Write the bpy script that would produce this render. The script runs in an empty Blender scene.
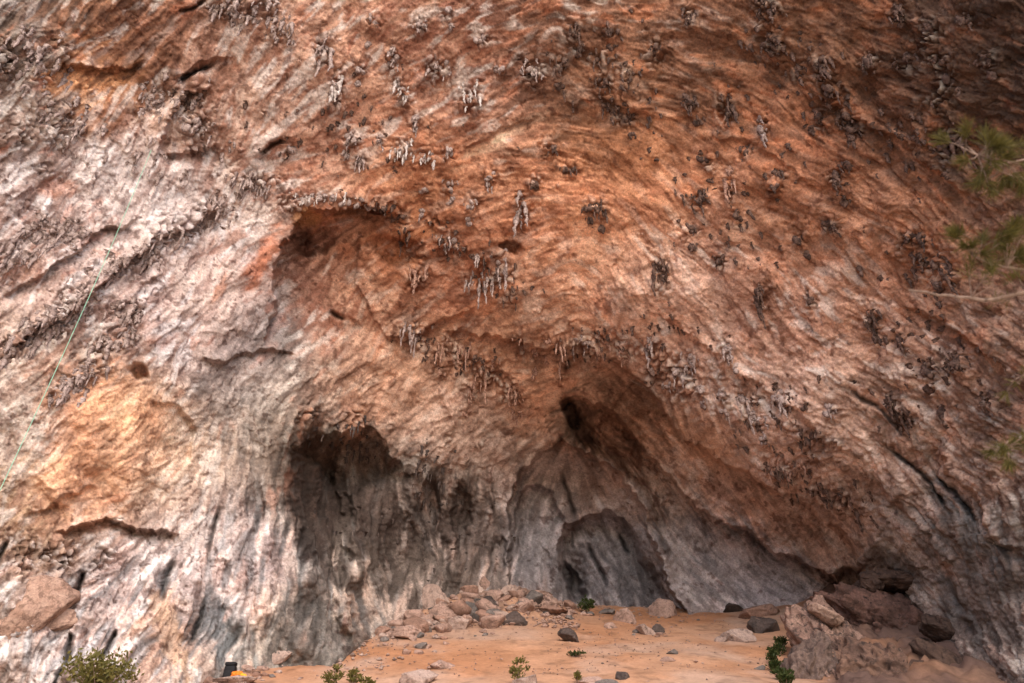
import bpy, bmesh, math, random
import numpy as np
from mathutils import Vector, Matrix

random.seed(7)
RNG = np.random.default_rng(11)
scene = bpy.context.scene
COL = scene.collection
R = math.radians

# ------------------------------------------------------------------ view
F = 24.0 / 36.0 * 1024.0
PITCH = R(34.6)
CP, SP = math.cos(PITCH), math.sin(PITCH)

def ray(px, py):
    xc = (np.asarray(px, float) - 512.0) / F
    yc = (341.5 - np.asarray(py, float)) / F
    d = np.stack([xc, CP - yc * SP, SP + yc * CP], -1)
    return d / np.linalg.norm(d, axis=-1, keepdims=True)

# ------------------------------------------------------------------ noise
def _h(ix, iy, iz, s):
    u = np.uint32
    n = (ix.astype(np.int32).astype(u) * u(374761393) + iy.astype(np.int32).astype(u) * u(668265263)
         + iz.astype(np.int32).astype(u) * u(2147483647) + u((s * 1274126177) & 0xFFFFFFFF))
    n = (n ^ (n >> u(13))) * u(1274126177)
    n = (n ^ (n >> u(16))) * u(2246822519)
    n = n ^ (n >> u(15))
    return (n & u(0xFFFFFF)).astype(np.float32) * np.float32(1.0 / 0xFFFFFF)

def vnoise3(p, s=0):
    p = np.asarray(p, float)
    i = np.floor(p); f = p - i
    f = f * f * f * (f * (f * 6 - 15) + 10)
    x, y, z = i[..., 0], i[..., 1], i[..., 2]
    fx, fy, fz = f[..., 0], f[..., 1], f[..., 2]
    def L(a, b, t): return a + (b - a) * t
    r = L(L(L(_h(x, y, z, s), _h(x+1, y, z, s), fx), L(_h(x, y+1, z, s), _h(x+1, y+1, z, s), fx), fy),
          L(L(_h(x, y, z+1, s), _h(x+1, y, z+1, s), fx), L(_h(x, y+1, z+1, s), _h(x+1, y+1, z+1, s), fx), fy), fz)
    return r * 2 - 1

def fbm3(p, s=0, o=4, g=0.5):
    p = np.asarray(p, float); a = 1.0; t = 0; r = 0
    for k in range(o):
        r = r + a * vnoise3(p * (2.03 ** k) + 17.3 * k, s + k); t += a; a *= g
    return r / t

def vnoise2(x, y, s=0):
    i = np.floor(x); j = np.floor(y); f = x - i; g = y - j
    f = f * f * (3 - 2 * f); g = g * g * (3 - 2 * g); z = np.zeros_like(i)
    a, b = _h(i, j, z, s), _h(i+1, j, z, s); c, d = _h(i, j+1, z, s), _h(i+1, j+1, z, s)
    return ((a + (b - a) * f) * (1 - g) + (c + (d - c) * f) * g) * 2 - 1

def fbm2(x, y, sc, s=0, o=4, g=0.5):
    a = 1.0; t = 0; r = 0
    for k in range(o):
        q = (2.03 ** k) / sc
        r = r + a * vnoise2(x * q + 31.7 * k, y * q - 11.3 * k, s + 7 * k); t += a; a *= g
    return r / t

def sstep(a, b, x):
    t = np.clip((x - a) / (b - a), 0, 1)
    return t * t * (3 - 2 * t)

def lin(c):
    c = np.asarray(c, float) / 255.0
    return np.where(c <= 0.04045, c / 12.92, ((c + 0.055) / 1.055) ** 2.4)

# ------------------------------------------------------------------ object helpers
def link(o, parent=None):
    COL.objects.link(o)
    if parent: o.parent = parent
    return o

def tag(o, label=None, cat=None, group=None, kind=None):
    if label: o['label'] = label
    if cat: o['category'] = cat
    if group: o['group'] = group
    if kind: o['kind'] = kind
    return o

def empty(name, loc, rz=0):
    o = bpy.data.objects.new(name, None); o.location = loc; o.rotation_euler = (0, 0, rz)
    o.empty_display_size = 0.3
    return link(o)

def mesh_obj(name, v, f, mat, parent=None, smooth=True, loc=(0, 0, 0)):
    me = bpy.data.meshes.new(name)
    v = np.asarray(v, np.float32); f = np.asarray(f, np.int32)
    me.vertices.add(len(v)); me.vertices.foreach_set('co', v.ravel())
    n = f.shape[1]
    me.loops.add(f.size); me.polygons.add(len(f))
    me.loops.foreach_set('vertex_index', f.ravel())
    me.polygons.foreach_set('loop_start', np.arange(0, f.size, n, dtype=np.int32))
    me.polygons.foreach_set('use_smooth', np.full(len(f), smooth))
    me.update(calc_edges=True)
    me.materials.append(mat)
    o = bpy.data.objects.new(name, me); o.location = loc
    return link(o, parent)

def grid_faces(nr, nc):
    i = np.arange(nr * nc).reshape(nr, nc)
    return np.stack([i[:-1, :-1], i[1:, :-1], i[1:, 1:], i[:-1, 1:]], -1).reshape(-1, 4)

def set_col(o, name, c):
    a = o.data.attributes.new(name, 'FLOAT_COLOR', 'POINT')
    c4 = np.ones((len(c), 4), np.float32); c4[:, :3] = c
    a.data.foreach_set('color', c4.ravel())

# ------------------------------------------------------------------ materials
def new_mat(name):
    m = bpy.data.materials.new(name); m.use_nodes = True
    nt = m.node_tree; b = nt.nodes['Principled BSDF']
    b.inputs['Roughness'].default_value = 0.92
    b.inputs['Specular IOR Level'].default_value = 0.18
    return m, nt, b

def node(nt, t, **kw):
    n = nt.nodes.new(t)
    for k, v in kw.items(): setattr(n, k, v)
    return n

def mixc(nt, fac, a, b, mode='MIX'):
    n = node(nt, 'ShaderNodeMix', data_type='RGBA', blend_type=mode)
    for idx, s in ((0, fac), (6, a), (7, b)):
        if hasattr(s, 'is_output') or isinstance(s, bpy.types.NodeSocket): nt.links.new(s, n.inputs[idx])
        else: n.inputs[idx].default_value = s if idx == 0 else (*s, 1)
    return n.outputs[2]

def noise_n(nt, scale, detail=5, rough=0.6, vec=None, dist=0.0):
    n = node(nt, 'ShaderNodeTexNoise'); n.inputs['Scale'].default_value = scale
    n.inputs['Detail'].default_value = detail; n.inputs['Roughness'].default_value = rough
    n.inputs['Distortion'].default_value = dist
    if vec is not None: nt.links.new(vec, n.inputs['Vector'])
    return n.outputs['Fac']

def ramp(nt, src, lo, hi):
    n = node(nt, 'ShaderNodeMapRange'); nt.links.new(src, n.inputs[0])
    n.inputs[1].default_value = lo; n.inputs[2].default_value = hi
    return n.outputs[0]

def attr_mat(name, attr, scales=(1.1, 5.0), bump=0.25, bscale=6.0, var=0.35, fine=0):
    """rock or soil: stain colours and any painted shade from the mesh, mottled by 3D noise, with a rough bump"""
    m, nt, b = new_mat(name)
    a = node(nt, 'ShaderNodeAttribute', attribute_name=attr)
    geo = node(nt, 'ShaderNodeNewGeometry')
    n1 = noise_n(nt, scales[0], 6, 0.65, geo.outputs['Position'])
    n2 = noise_n(nt, scales[1], 5, 0.7, geo.outputs['Position'])
    c = mixc(nt, ramp(nt, n1, 0.35, 0.7), (1 - var,) * 3, (1 + var * .7,) * 3)
    c2 = mixc(nt, ramp(nt, n2, 0.3, 0.72), (1 - var * 1.1,) * 3, (1 + var * .8,) * 3)
    col = mixc(nt, 1.0, a.outputs['Color'], c, 'MULTIPLY')
    col = mixc(nt, 1.0, col, c2, 'MULTIPLY')
    if fine:
        n3 = noise_n(nt, fine, 3, 0.75, geo.outputs['Position'])
        col = mixc(nt, 1.0, col, mixc(nt, ramp(nt, n3, 0.3, 0.7), (.66,) * 3, (1.3,) * 3), 'MULTIPLY')
        n4 = noise_n(nt, fine * .42, 4, 0.7, geo.outputs['Position'], 1.2)
        col = mixc(nt, ramp(nt, n4, 0.60, 0.72), col, mixc(nt, 1.0, col, (.66, .55, .51), 'MULTIPLY'))
    nt.links.new(col, b.inputs['Base Color'])
    bp = node(nt, 'ShaderNodeBump'); bp.inputs['Strength'].default_value = bump; bp.inputs['Distance'].default_value = 0.12
    nb = noise_n(nt, bscale, 6, 0.7, geo.outputs['Position'])
    nt.links.new(nb, bp.inputs['Height']); nt.links.new(bp.outputs[0], b.inputs['Normal'])
    return m

def rock_mat(name, c1, c2, c3, scale=1.2, bump=0.5, thr=(0.52, 0.66)):
    """loose rock: two tones and a stain, in object space"""
    m, nt, b = new_mat(name)
    tc = node(nt, 'ShaderNodeNewGeometry'); v = tc.outputs['Position']
    n1 = noise_n(nt, scale, 6, 0.65, v, 0.4); n2 = noise_n(nt, scale * 2.3, 6, 0.7, v, 0.8); n3 = noise_n(nt, scale * 9, 4, 0.7, v)
    col = mixc(nt, ramp(nt, n1, 0.38, 0.62), lin(c1), lin(c2))
    col = mixc(nt, ramp(nt, n2, thr[0], thr[1]), col, lin(c3))
    col = mixc(nt, 1.0, col, mixc(nt, ramp(nt, n3, 0.3, 0.7), (.68,) * 3, (1.2,) * 3), 'MULTIPLY')
    nt.links.new(col, b.inputs['Base Color'])
    bp = node(nt, 'ShaderNodeBump'); bp.inputs['Strength'].default_value = bump; bp.inputs['Distance'].default_value = 0.1
    nt.links.new(noise_n(nt, scale * 5, 7, 0.7, v), bp.inputs['Height']); nt.links.new(bp.outputs[0], b.inputs['Normal'])
    return m

def leaf_mat(name, c1, c2, trans=0.25):
    m, nt, b = new_mat(name)
    oi = node(nt, 'ShaderNodeNewGeometry')
    col = mixc(nt, oi.outputs['Random Per Island'], lin(c1), lin(c2))
    nt.links.new(col, b.inputs['Base Color'])
    b.inputs['Roughness'].default_value = 0.6
    tr = node(nt, 'ShaderNodeBsdfTranslucent'); nt.links.new(col, tr.inputs['Color'])
    mx = node(nt, 'ShaderNodeMixShader'); mx.inputs[0].default_value = trans
    nt.links.new(b.outputs[0], mx.inputs[1]); nt.links.new(tr.outputs[0], mx.inputs[2])
    nt.links.new(mx.outputs[0], nt.nodes['Material Output'].inputs['Surface'])
    return m

# ------------------------------------------------------------------ ground
PY = np.array([-900, -120, -30, 0, 12, 20, 26, 32, 38, 44, 48, 60, 90.])
PZ = np.array([-75, -22, -6, -1.7, 0.2, 1.9, 3.6, 5.8, 8.05, 10.3, 11.4, 13, 14.])
def ground_z(x, y, fine=True):
    x = np.asarray(x, float); y = np.asarray(y, float)
    z = (np.interp(y - 1.5, PY, PZ) + np.interp(y, PY, PZ) + np.interp(y + 1.5, PY, PZ)) / 3
    z = z + 2.0 * sstep(12, 22, x) * sstep(14, 34, y)
    z = z + 1.75 * np.exp(-(((x + 1.2) / 4.0) ** 2 + ((y - 41.5) / 3.4) ** 2)) + 0.5 * np.exp(-(((x + 5.5) / 2.5) ** 2 + ((y - 38) / 2.5) ** 2))
    if fine:
        z = z + 0.28 * fbm2(x, y, 7.0, 91, 3) + 0.10 * fbm2(x, y, 1.6, 95, 4)
    return z

def ray_ground(px, py):
    d = ray(px, py); t = np.full(d.shape[:-1], 8.0); hit = np.zeros_like(t, bool)
    for k in range(700):
        p = d * t[..., None]
        hit |= p[..., 2] < ground_z(p[..., 0], p[..., 1])
        t = np.where(hit, t, t + 0.12)
        if hit.all(): break
    return d * t[..., None], t

_gx = np.arange(-130, 1160, 5.0); _gy = np.arange(575, 760, 1.0)
_GX, _GY = np.meshgrid(_gx, _gy)
_, GT = ray_ground(_GX, _GY)
def on_ground(px, py):
    i = np.clip((py - 575), 0, len(_gy) - 1.001); j = np.clip((px + 130) / 5.0, 0, len(_gx) - 1.001)
    a, b = int(i), int(j); u, v = i - a, j - b
    t = (GT[a, b] * (1 - v) + GT[a, b + 1] * v) * (1 - u) + (GT[a + 1, b] * (1 - v) + GT[a + 1, b + 1] * v) * u
    return Vector(ray(px, py)) * float(t)

# ------------------------------------------------------------------ cliff: index grid
def axis(lo, hi, step, nlo, nhi, glo=1.07, ghi=1.07):
    core = np.arange(lo, hi + step * .5, step)
    a = [lo]; s = step
    for _ in range(nlo): s *= glo; a.append(a[-1] - s)
    b = [core[-1]]; s = step
    for _ in range(nhi): s *= ghi; b.append(b[-1] + s)
    return np.concatenate([np.array(a[1:])[::-1], core, np.array(b[1:])])
STEP = 1.0
ax = axis(-70, 1094, STEP, 50, 50, 1.075, 1.075)
ay = axis(-50, 705, STEP, 46, 14, 1.07, 1.12)
NX, NY = len(ax), len(ay)
I0X = int(np.argmin(abs(ax - 0))); I0Y = int(np.argmin(abs(ay - 0)))
GX, GY = np.meshgrid(ax, ay)
IX, IY = np.meshgrid(np.arange(NX) * STEP, np.arange(NY) * STEP)   # noise space
IX = IX - I0X * STEP; IY = IY - I0Y * STEP

base_px = np.array([(-120,704),(60,698),(180,687),(232,673),(262,668),(330,664),(352,655),(368,641),(400,625),(440,606),
    (480,592),(520,590),(560,598),(600,606),(650,611),(700,612),(760,610),(820,604),(870,604),(930,645),(1000,692),(1140,745)], float)
base_p, base_d = ray_ground(base_px[:, 0], base_px[:, 1]); base_d = np.minimum(base_d, 48.5)

CTRL = [
 # left wall
 (-160,700,27),(-160,340,26),(-160,0,29),(0,600,27.5),(0,480,28),(0,340,28.3),(0,170,30),(0,0,32),(90,600,29),(90,430,28.6),(150,330,31),(150,170,33),(150,0,35),
 (200,560,31),(215,440,33),(240,320,34),(250,200,35),(250,560,32.3),(275,480,34.3),(290,420,35.4),(305,620,32.3),(325,560,33.8),(345,630,33.6),(300,330,36.5),(330,260,37),
 # ceiling
 (400,0,38),(400,120,37.2),(400,220,37),(400,300,38),(430,380,40),(520,0,39),(520,150,37.5),(520,260,37.2),(520,330,38.4),(520,390,41),(640,0,38.5),(640,150,36.8),(640,250,36.3),(640,330,37.2),
 (600,380,40),(760,0,36.5),(760,150,35),(760,260,34.6),(760,360,35),(900,0,33.5),(900,150,32.3),(900,260,31.8),(900,360,31.6),(1024,0,30),(1024,170,29),(1024,340,28),(1024,500,28),(1024,620,28.5),
 (1180,340,25),(1180,0,27.5),(1180,600,25),(700,420,37.6),(780,460,36.3),(850,470,34),(920,470,32),(900,540,34.5),(960,580,31.5),
 # cave
 (320,500,37.2),(360,500,39.3),(400,480,41),(400,560,41),(450,500,42.3),(450,560,42.6),(450,430,40.7),(500,480,45),(500,550,45.5),(560,440,43.5),(550,540,47.5),(620,560,48.3),(620,470,45.6),
 (660,450,42.8),(690,560,46.2),(680,510,44.8),(740,540,43.6),(760,580,45),(820,565,42.5),(850,590,41.5),
 # above the frame the cliff turns upright
 (0,-160,36),(300,-160,42),(520,-160,45),(760,-160,42),(1024,-160,36),(520,-420,80),(0,-420,60),(1024,-420,60),(-400,340,25),(1400,340,23),(-400,-160,31),(1400,-160,30),(-600,-420,50),(1600,-420,50),(-500,750,26),(1500,800,24),
]
P = np.array([c[:2] for c in CTRL] + [tuple(b) for b in base_px], float)
D = np.array([c[2] for c in CTRL] + list(base_d + 0.1), float)
def tps_fit(P, V, lam=1e-3):
    S = 300.0; Q = P / S
    r2 = ((Q[:, None] - Q[None]) ** 2).sum(-1)
    K = 0.5 * r2 * np.log(r2 + 1e-12); n = len(P)
    A = np.zeros((n + 3, n + 3)); A[:n, :n] = K + lam * np.eye(n)
    A[:n, n] = 1; A[:n, n+1:] = Q; A[n, :n] = 1; A[n+1:, :n] = Q.T
    w = np.linalg.solve(A, np.concatenate([V, np.zeros(3)]))
    def ev(x, y):
        x = x / S; y = y / S; r = w[n] + w[n+1] * x + w[n+2] * y
        for k in range(n):
            q = (x - Q[k, 0]) ** 2 + (y - Q[k, 1]) ** 2
            r = r + w[k] * 0.5 * q * np.log(q + 1e-12)
        return r
    return ev

def upsample(a, fy, fx):
    """bilinear lookup of array a at float index arrays fy (rows) x fx (cols), separable"""
    y0 = np.clip(np.floor(fy).astype(int), 0, a.shape[0] - 2); ty = np.clip(fy - y0, 0, 1)
    x0 = np.clip(np.floor(fx).astype(int), 0, a.shape[1] - 2); tx = np.clip(fx - x0, 0, 1)
    sh = (slice(None),) + (None,) * (a.ndim - 1)
    b = a[y0] * (1 - ty[sh]) + a[y0 + 1] * ty[sh]
    sh = (None, slice(None)) + (None,) * (a.ndim - 2)
    return b[:, x0] * (1 - tx[sh]) + b[:, x0 + 1] * tx[sh]

CS = 6
cy = np.append(ay[::CS], ay[-1]) if (NY - 1) % CS else ay[::CS]
cx = np.append(ax[::CS], ax[-1]) if (NX - 1) % CS else ax[::CS]
FYI = np.arange(NY) / CS; FXI = np.arange(NX) / CS
if (NY - 1) % CS:
    m = FYI > (len(cy) - 2); FYI[m] = (len(cy) - 2) + (FYI[m] - (len(cy) - 2)) * CS / ((NY - 1) % CS)
if (NX - 1) % CS:
    m = FXI > (len(cx) - 2); FXI[m] = (len(cx) - 2) + (FXI[m] - (len(cx) - 2)) * CS / ((NX - 1) % CS)
CGX, CGY = np.meshgrid(cx, cy)
depth = upsample(tps_fit(P, D)(CGX, CGY), FYI, FXI)

def shepard(pts, vals, sig=60.0, p=2.2):
    """smooth scattered interpolation on the coarse grid"""
    pts = np.array(pts, float); vals = np.array(vals, float)
    W = 0; A = 0
    for k in range(len(pts)):
        d2 = ((CGX - pts[k, 0]) ** 2 + (CGY - pts[k, 1]) ** 2) / sig ** 2
        w = 1.0 / (d2 + 0.12) ** p
        W = W + w; A = A + w[..., None] * vals[k]
    return A / W[..., None]

# warped coordinates: makes every outline ragged
WX = GX + 9 * fbm2(IX, IY, 34, 201, 4) + 2.5 * fbm2(IX, IY, 6, 231, 2)
WY = GY + 9 * fbm2(IX, IY, 34, 211, 4) + 2.5 * fbm2(IX, IY, 6, 241, 2)

def poly_dist(pts, X, Y):
    """signed distance to an open polyline (+ on its right-hand/below side) and position along it 0..1"""
    pts = np.array(pts, float); seg = np.diff(pts, axis=0); L = np.hypot(seg[:, 0], seg[:, 1]); C = np.concatenate([[0], np.cumsum(L)])
    best = np.full(X.shape, 1e9); sg = np.zeros(X.shape); al = np.zeros(X.shape)
    for k in range(len(seg)):
        rx, ry = X - pts[k, 0], Y - pts[k, 1]
        t = np.clip((rx * seg[k, 0] + ry * seg[k, 1]) / (L[k] ** 2), 0, 1)
        dx, dy = rx - t * seg[k, 0], ry - t * seg[k, 1]
        d = np.hypot(dx, dy); s = rx * -seg[k, 1] + ry * seg[k, 0]
        m = d < best
        best = np.where(m, d, best); sg = np.where(m, np.sign(s), sg); al = np.where(m, (C[k] + t * L[k]) / C[-1], al)
    return best * sg, al

def window(pts, pad):
    pts = np.array(pts, float)
    j0, j1 = np.searchsorted(ax, [pts[:, 0].min() - pad, pts[:, 0].max() + pad])
    i0, i1 = np.searchsorted(ay, [pts[:, 1].min() - pad, pts[:, 1].max() + pad])
    return slice(i0, i1), slice(j0, j1)

def lip(pts, amp, w, edge=3.5, swell=0.3):
    global depth
    sl = window(pts, w * 4)
    s, al = poly_dist(pts, WX[sl], WY[sl])
    tap = np.clip(np.minimum(al, 1 - al) / 0.16, 0, 1); tap = tap * tap * (3 - 2 * tap)
    below = amp * np.exp(-np.maximum(s, 0) / w) * sstep(0, edge, s)
    above = -swell * amp * np.exp(np.minimum(s, 0) / (w * 0.7)) * sstep(0, -w * .5, -np.abs(s) * 0 - w * .5) * (s <= 0)
    depth[sl] += tap * (below + above)

def cavity(cx_, cy_, rx, ry, rot, amp, soft=0.35):
    global depth
    r_ = max(rx, ry) * 2
    sl = window([(cx_ - r_, cy_ - r_), (cx_ + r_, cy_ + r_)], 0)
    c, s = math.cos(R(rot)), math.sin(R(rot))
    dx, dy = WX[sl] - cx_, WY[sl] - cy_
    u = (dx * c - dy * s) / rx; v = (dx * s + dy * c) / ry
    q = np.sqrt(u * u + v * v)
    depth[sl] += amp * (1 - sstep(1 - soft, 1 + soft, q))

def ridge(pts, amp, w):
    global depth
    sl = window(pts, w * 4)
    s, al = poly_dist(pts, WX[sl], WY[sl])
    tap = np.clip(np.minimum(al, 1 - al) / 0.2, 0, 1)
    depth[sl] -= amp * tap * np.exp(-(s / w) ** 2)

# big relief
LIPS = [
 ([(598,350),(640,375),(680,425),(720,458),(765,486),(805,503),(840,527),(862,560),(876,600),(890,650)], 2.1, 36),
 ([(562,392),(608,408),(645,445),(680,490),(720,520),(760,540),(800,556),(838,578),(880,610),(920,650)], 3.2, 28),
 ([(590,425),(625,455),(655,500),(675,530)], 0.8, 16),
 ([(292,470),(297,447),(320,440),(345,436),(366,430),(386,444),(402,466),(410,490)], 1.9, 80, 11),
 ([(506,640),(507,560),(512,490),(534,452),(562,436),(596,452),(630,492),(656,542),(690,620),(710,660)], 1.8, 46),
 ([(516,576),(514,524),(522,497),(535,486),(548,493),(572,530)], 0.9, 22),
 ([(590,650),(566,590),(557,545),(562,524),(580,511),(602,509),(624,517),(640,536),(660,578),(676,610),(700,660)], 2.2, 60, 8),
 ([(262,348),(269,310),(275,270),(284,242),(300,216),(330,205),(370,201),(404,218)], 2.2, 48),
 ([(52,528),(100,518),(140,524),(165,530),(182,536)], 0.9, 13),
 ([(20,512),(60,494),(100,488)], 0.35, 9),
 ([(40,66),(75,62),(110,68),(150,58)], 0.7, 14),
 ([(0,352),(40,325),(80,302),(115,268),(150,247),(190,226),(236,195)], 0.75, 16),
 ([(0,300),(45,270),(95,238),(140,215)], 0.5, 13),
 ([(380,440),(430,462),(470,468),(520,455),(550,432)], .12, 30),
 ([(868,468),(918,520),(955,580),(978,645)], 0.9, 22),
 ([(925,440),(975,500),(1030,560)], 0.8, 18),
 ([(640,300),(700,342),(760,387),(830,440),(900,484)], 0.45, 16),
 ([(440,328),(500,338),(560,345),(604,352)], 0.8, 22),
 ([(150,160),(180,95),(215,88)], 0.6, 18),
 ([(165,150),(200,146),(225,140)], 0.6, 14),
 ([(170,80),(205,60),(235,52)], 0.5, 14),
 ([(255,160),(275,142),(300,133)], 0.5, 12),
 ([(900,300),(960,330),(1030,390)], 0.5, 18),
 ([(800,90),(860,120),(930,165),(985,205)], 0.4, 22),
 ([(700,130),(760,145),(830,200)], 0.2, 16),
 ([(455,150),(500,128),(545,112)], 0.3, 12),
 ([(560,100),(600,95),(650,115),(690,118)], 0.2, 14),
 ([(380,340),(430,325),(480,300)], 0.5, 18),
 ([(140,395),(175,405),(200,430),(190,470)], 0.35, 12),
 ([(200,350),(222,360),(262,345),(300,352)], 0.5, 16),
]
for l in LIPS: lip(*l)
for c in [(570,412,16,6,-50,1.7),(584,428,24,7,-48,1.6),(566,404,7,5,0,1.2),(513,251,11,5,-15,1.3),(137,371,9,8,0,0.9),(322,510,27,72,8,2.0),(352,468,26,22,0,1.0),(430,505,8,22,0,0.9),(459,510,9,20,0,0.9),
          (395,250,22,14,-10,0.8),(315,240,22,10,20,1.0),(300,235,9,6,0,0.7),(498,560,7,18,0,0.9),(855,585,22,14,-30,1.6),(572,580,6,24,28,1.8)]:
    cavity(*c)
for r_ in [([(551,424),(585,448),(625,482),(660,530)],0.9,9),([(332,545),(345,580),(352,640)],0.9,8),([(350,560),(340,600),(356,650)],0.6,6),([(300,560),(292,610),(302,660)],0.7,14),
           ([(585,520),(600,565),(616,612)],1.0,14),([(545,440),(600,462),(640,520),(668,570),(690,620)],0.8,9),([(568,470),(600,480),(632,512)],0.6,8),([(436,388),(455,420),(448,432)],0.35,4),([(375,505),(380,560),(388,600)],0.6,8),([(445,520),(450,590)],0.6,7),([(480,500),(485,570)],0.5,6),
           ([(405,480),(408,560)],0.6,5),([(355,515),(362,560),(360,590)],0.7,7),([(425,470),(428,540)],0.5,4),([(340,470),(344,520)],0.4,3),([(640,520),(680,600)],0.8,10),
           ([(100,590),(75,640),(60,690)],0.35,7),([(160,560),(130,640)],0.4,8),([(195,560),(180,650)],0.4,7),([(245,470),(235,560),(240,650)],0.5,11),([(270,520),(262,640)],0.6,9),
           ([(120,440),(150,480),(120,510)],0.5,26),([(80,470),(50,500)],0.5,22)]:
    ridge(*r_)
SLITS = [([(86,570),(80,585),(74,602)],.5),([(72,632),(66,650),(62,668)],.5),([(118,628),(110,645),(101,660)],.5),([(8,538),(2,556),(-4,570)],.5),([(62,664),(56,676),(50,690)],.4),([(205,600),(198,625),(190,648)],.4),
         ([(540,35),(585,8)],.0),([(175,85),(195,72),(215,62)],.5),([(178,12),(192,8),(206,0)],.5),([(258,155),(272,145),(286,138)],.4),([(330,312),(338,316),(346,320)],.4),([(560,470),(575,520)],.3),([(585,538),(600,570),(608,590)],.5),
         ([(618,530),(626,548),(630,556)],.4),([(222,505),(214,530),(208,560)],.4),([(176,560),(165,590),(158,610)],.4),([(40,600),(48,615)],.4),([(930,470),(960,500),(985,530)],.4),([(880,440),(930,485),(955,520)],.4),([(840,385),(880,410),(910,440)],.3)]
slit = np.zeros_like(depth)
for (pts_, a_) in SLITS:
    sl = window(pts_, 16)
    d_, al_ = poly_dist(pts_, GX[sl] + .35 * (WX[sl] - GX[sl]), GY[sl] + .35 * (WY[sl] - GY[sl]))
    g_ = np.exp(-(d_ / 2.3) ** 2) * np.clip(np.minimum(al_, 1 - al_) / .2, 0, 1) * (a_ > 0)
    depth[sl] += g_ * a_; slit[sl] = np.maximum(slit[sl], g_)
depth += 0.55 * fbm2(IX, IY, 95, 301, 3) + 0.30 * fbm2(IX, IY, 30, 311, 3)

# streak direction
ANG = [(60,40,30),(20,150,40),(60,220,45),(150,230,50),(230,170,50),(60,330,45),(200,300,45),(150,420,38),(100,480,28),(60,560,55),(60,640,62),(150,600,64),(220,620,74),(250,450,72),(260,560,82),
 (300,400,60),(340,300,42),(300,120,35),(300,40,40),(400,250,22),(400,120,20),(480,120,32),(500,40,38),(600,60,-12),(550,200,14),(480,230,18),(640,200,-30),(750,150,-34),(850,100,-36),(950,80,-32),
 (850,250,-38),(730,250,-40),(650,280,-52),(700,330,-54),(800,350,-42),(900,350,-38),(1000,400,-45),(900,480,-50),(980,560,-62),(800,430,-40),(700,480,-38),(640,420,-46),(690,560,-60),(630,500,-56),
 (780,560,-46),(400,340,32),(440,400,46),(380,390,30),(500,430,50),(530,370,25),(330,520,100),(350,560,95),(430,520,88),(480,520,82),(540,540,72),(600,560,-62),(340,640,75),(1000,200,-40),(1000,650,-55)]
va = shepard([a[:2] for a in ANG], [(math.cos(2 * R(a[2])), math.sin(2 * R(a[2]))) for a in ANG], 55)
va = upsample(va, FYI, FXI)
th = 0.5 * np.arctan2(va[..., 1], va[..., 0]) + 0.45 * fbm2(IX, IY, 90, 401, 2) + 0.34 * fbm2(IX, IY, 16, 411, 2)
VX, VY = np.cos(th), -np.sin(th)

def facets(cell, seed, wa):
    """broken faces: nearest-cell id values, offset inside the cell and closeness to the break line"""
    x = (IX + wa * fbm2(IX, IY, cell * .8, seed, 3)) / cell; y = (IY + wa * fbm2(IX, IY, cell * .8, seed + 50, 3)) / cell
    bx, by = np.floor(x), np.floor(y); z = np.zeros_like(bx)
    d1 = np.full(x.shape, 9., np.float32); d2 = d1.copy(); r1 = d1 * 0; r2 = d1 * 0; ox = d1 * 0; oy = d1 * 0
    for i in (-1, 0, 1):
        for j in (-1, 0, 1):
            h1 = _h(bx + i, by + j, z, seed + 3); h2 = _h(bx + i, by + j, z, seed + 4)
            dx = x - (bx + i + h1); dy = y - (by + j + h2); d = np.hypot(dx, dy)
            m = d < d1
            d2 = np.where(m, d1, np.minimum(d2, d)); d1 = np.where(m, d, d1)
            ox = np.where(m, dx, ox); oy = np.where(m, dy, oy)
            r1 = np.where(m, _h(bx + i, by + j, z, seed + 5), r1); r2 = np.where(m, _h(bx + i, by + j, z, seed + 6), r2)
    return r1 * 2 - 1, r2 * 2 - 1, ox, oy, d2 - d1
fa = facets(38, 1201, 16); fb = facets(15, 1301, 7)
th = th + .19 * fa[0] + .14 * fb[0]
VX, VY = np.cos(th), -np.sin(th)
smoothface = sstep(-.2, .5, fa[1] + .5 * fb[1])             # some faces are bare, others grooved

def lic(fields, steps, h):
    """drag noise along the streak direction (line integral convolution on the grid)"""
    n = [f.copy() for f in fields]; cnt = 1
    for sgn in (1, -1):
        x = np.tile(np.arange(NX, dtype=np.float32), (NY, 1)); y = np.repeat(np.arange(NY, dtype=np.float32)[:, None], NX, 1)
        ii = y.astype(np.int32); jj = x.astype(np.int32); px_, py_ = None, None
        for k in range(steps):
            vx, vy = V32[0][ii, jj], V32[1][ii, jj]
            if px_ is not None:
                fl = np.where(vx * px_ + vy * py_ < 0, -1, 1).astype(np.float32); vx = vx * fl; vy = vy * fl
            px_, py_ = vx, vy
            x = x + sgn * h * vx; y = y + sgn * h * vy
            jj = np.clip(x, 0, NX - 1).astype(np.int32); ii = np.clip(y, 0, NY - 1).astype(np.int32)
            for q in range(len(n)): n[q] = n[q] + fields[q][ii, jj]
        cnt += steps
    out = []
    for q in n:
        q = q / cnt; q = (q - q.mean()) / (q.std() + 1e-9); out.append(q)
    return out
V32 = (VX.astype(np.float32), VY.astype(np.float32))
def f32(a): return a.astype(np.float32)
s_mid, s_col, s_wht = lic([f32(fbm2(IX, IY, 6.5, 501, 3, .65)), f32(fbm2(IX, IY, 8, 511, 3, .75)), f32(fbm2(IX, IY, 7, 521, 3, .7))], 5, 2.0)
s_grv, s_big = lic([f32(fbm2(IX, IY, 5, 551, 2, .6)), f32(fbm2(IX, IY, 24, 561, 3, .6))], 11, 2.0)
s_fine, s_cfine = lic([f32(fbm2(IX, IY, 3.2, 531, 2, .7)), f32(fbm2(IX, IY, 2.6, 541, 2, .8))], 8, 1.2)

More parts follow.
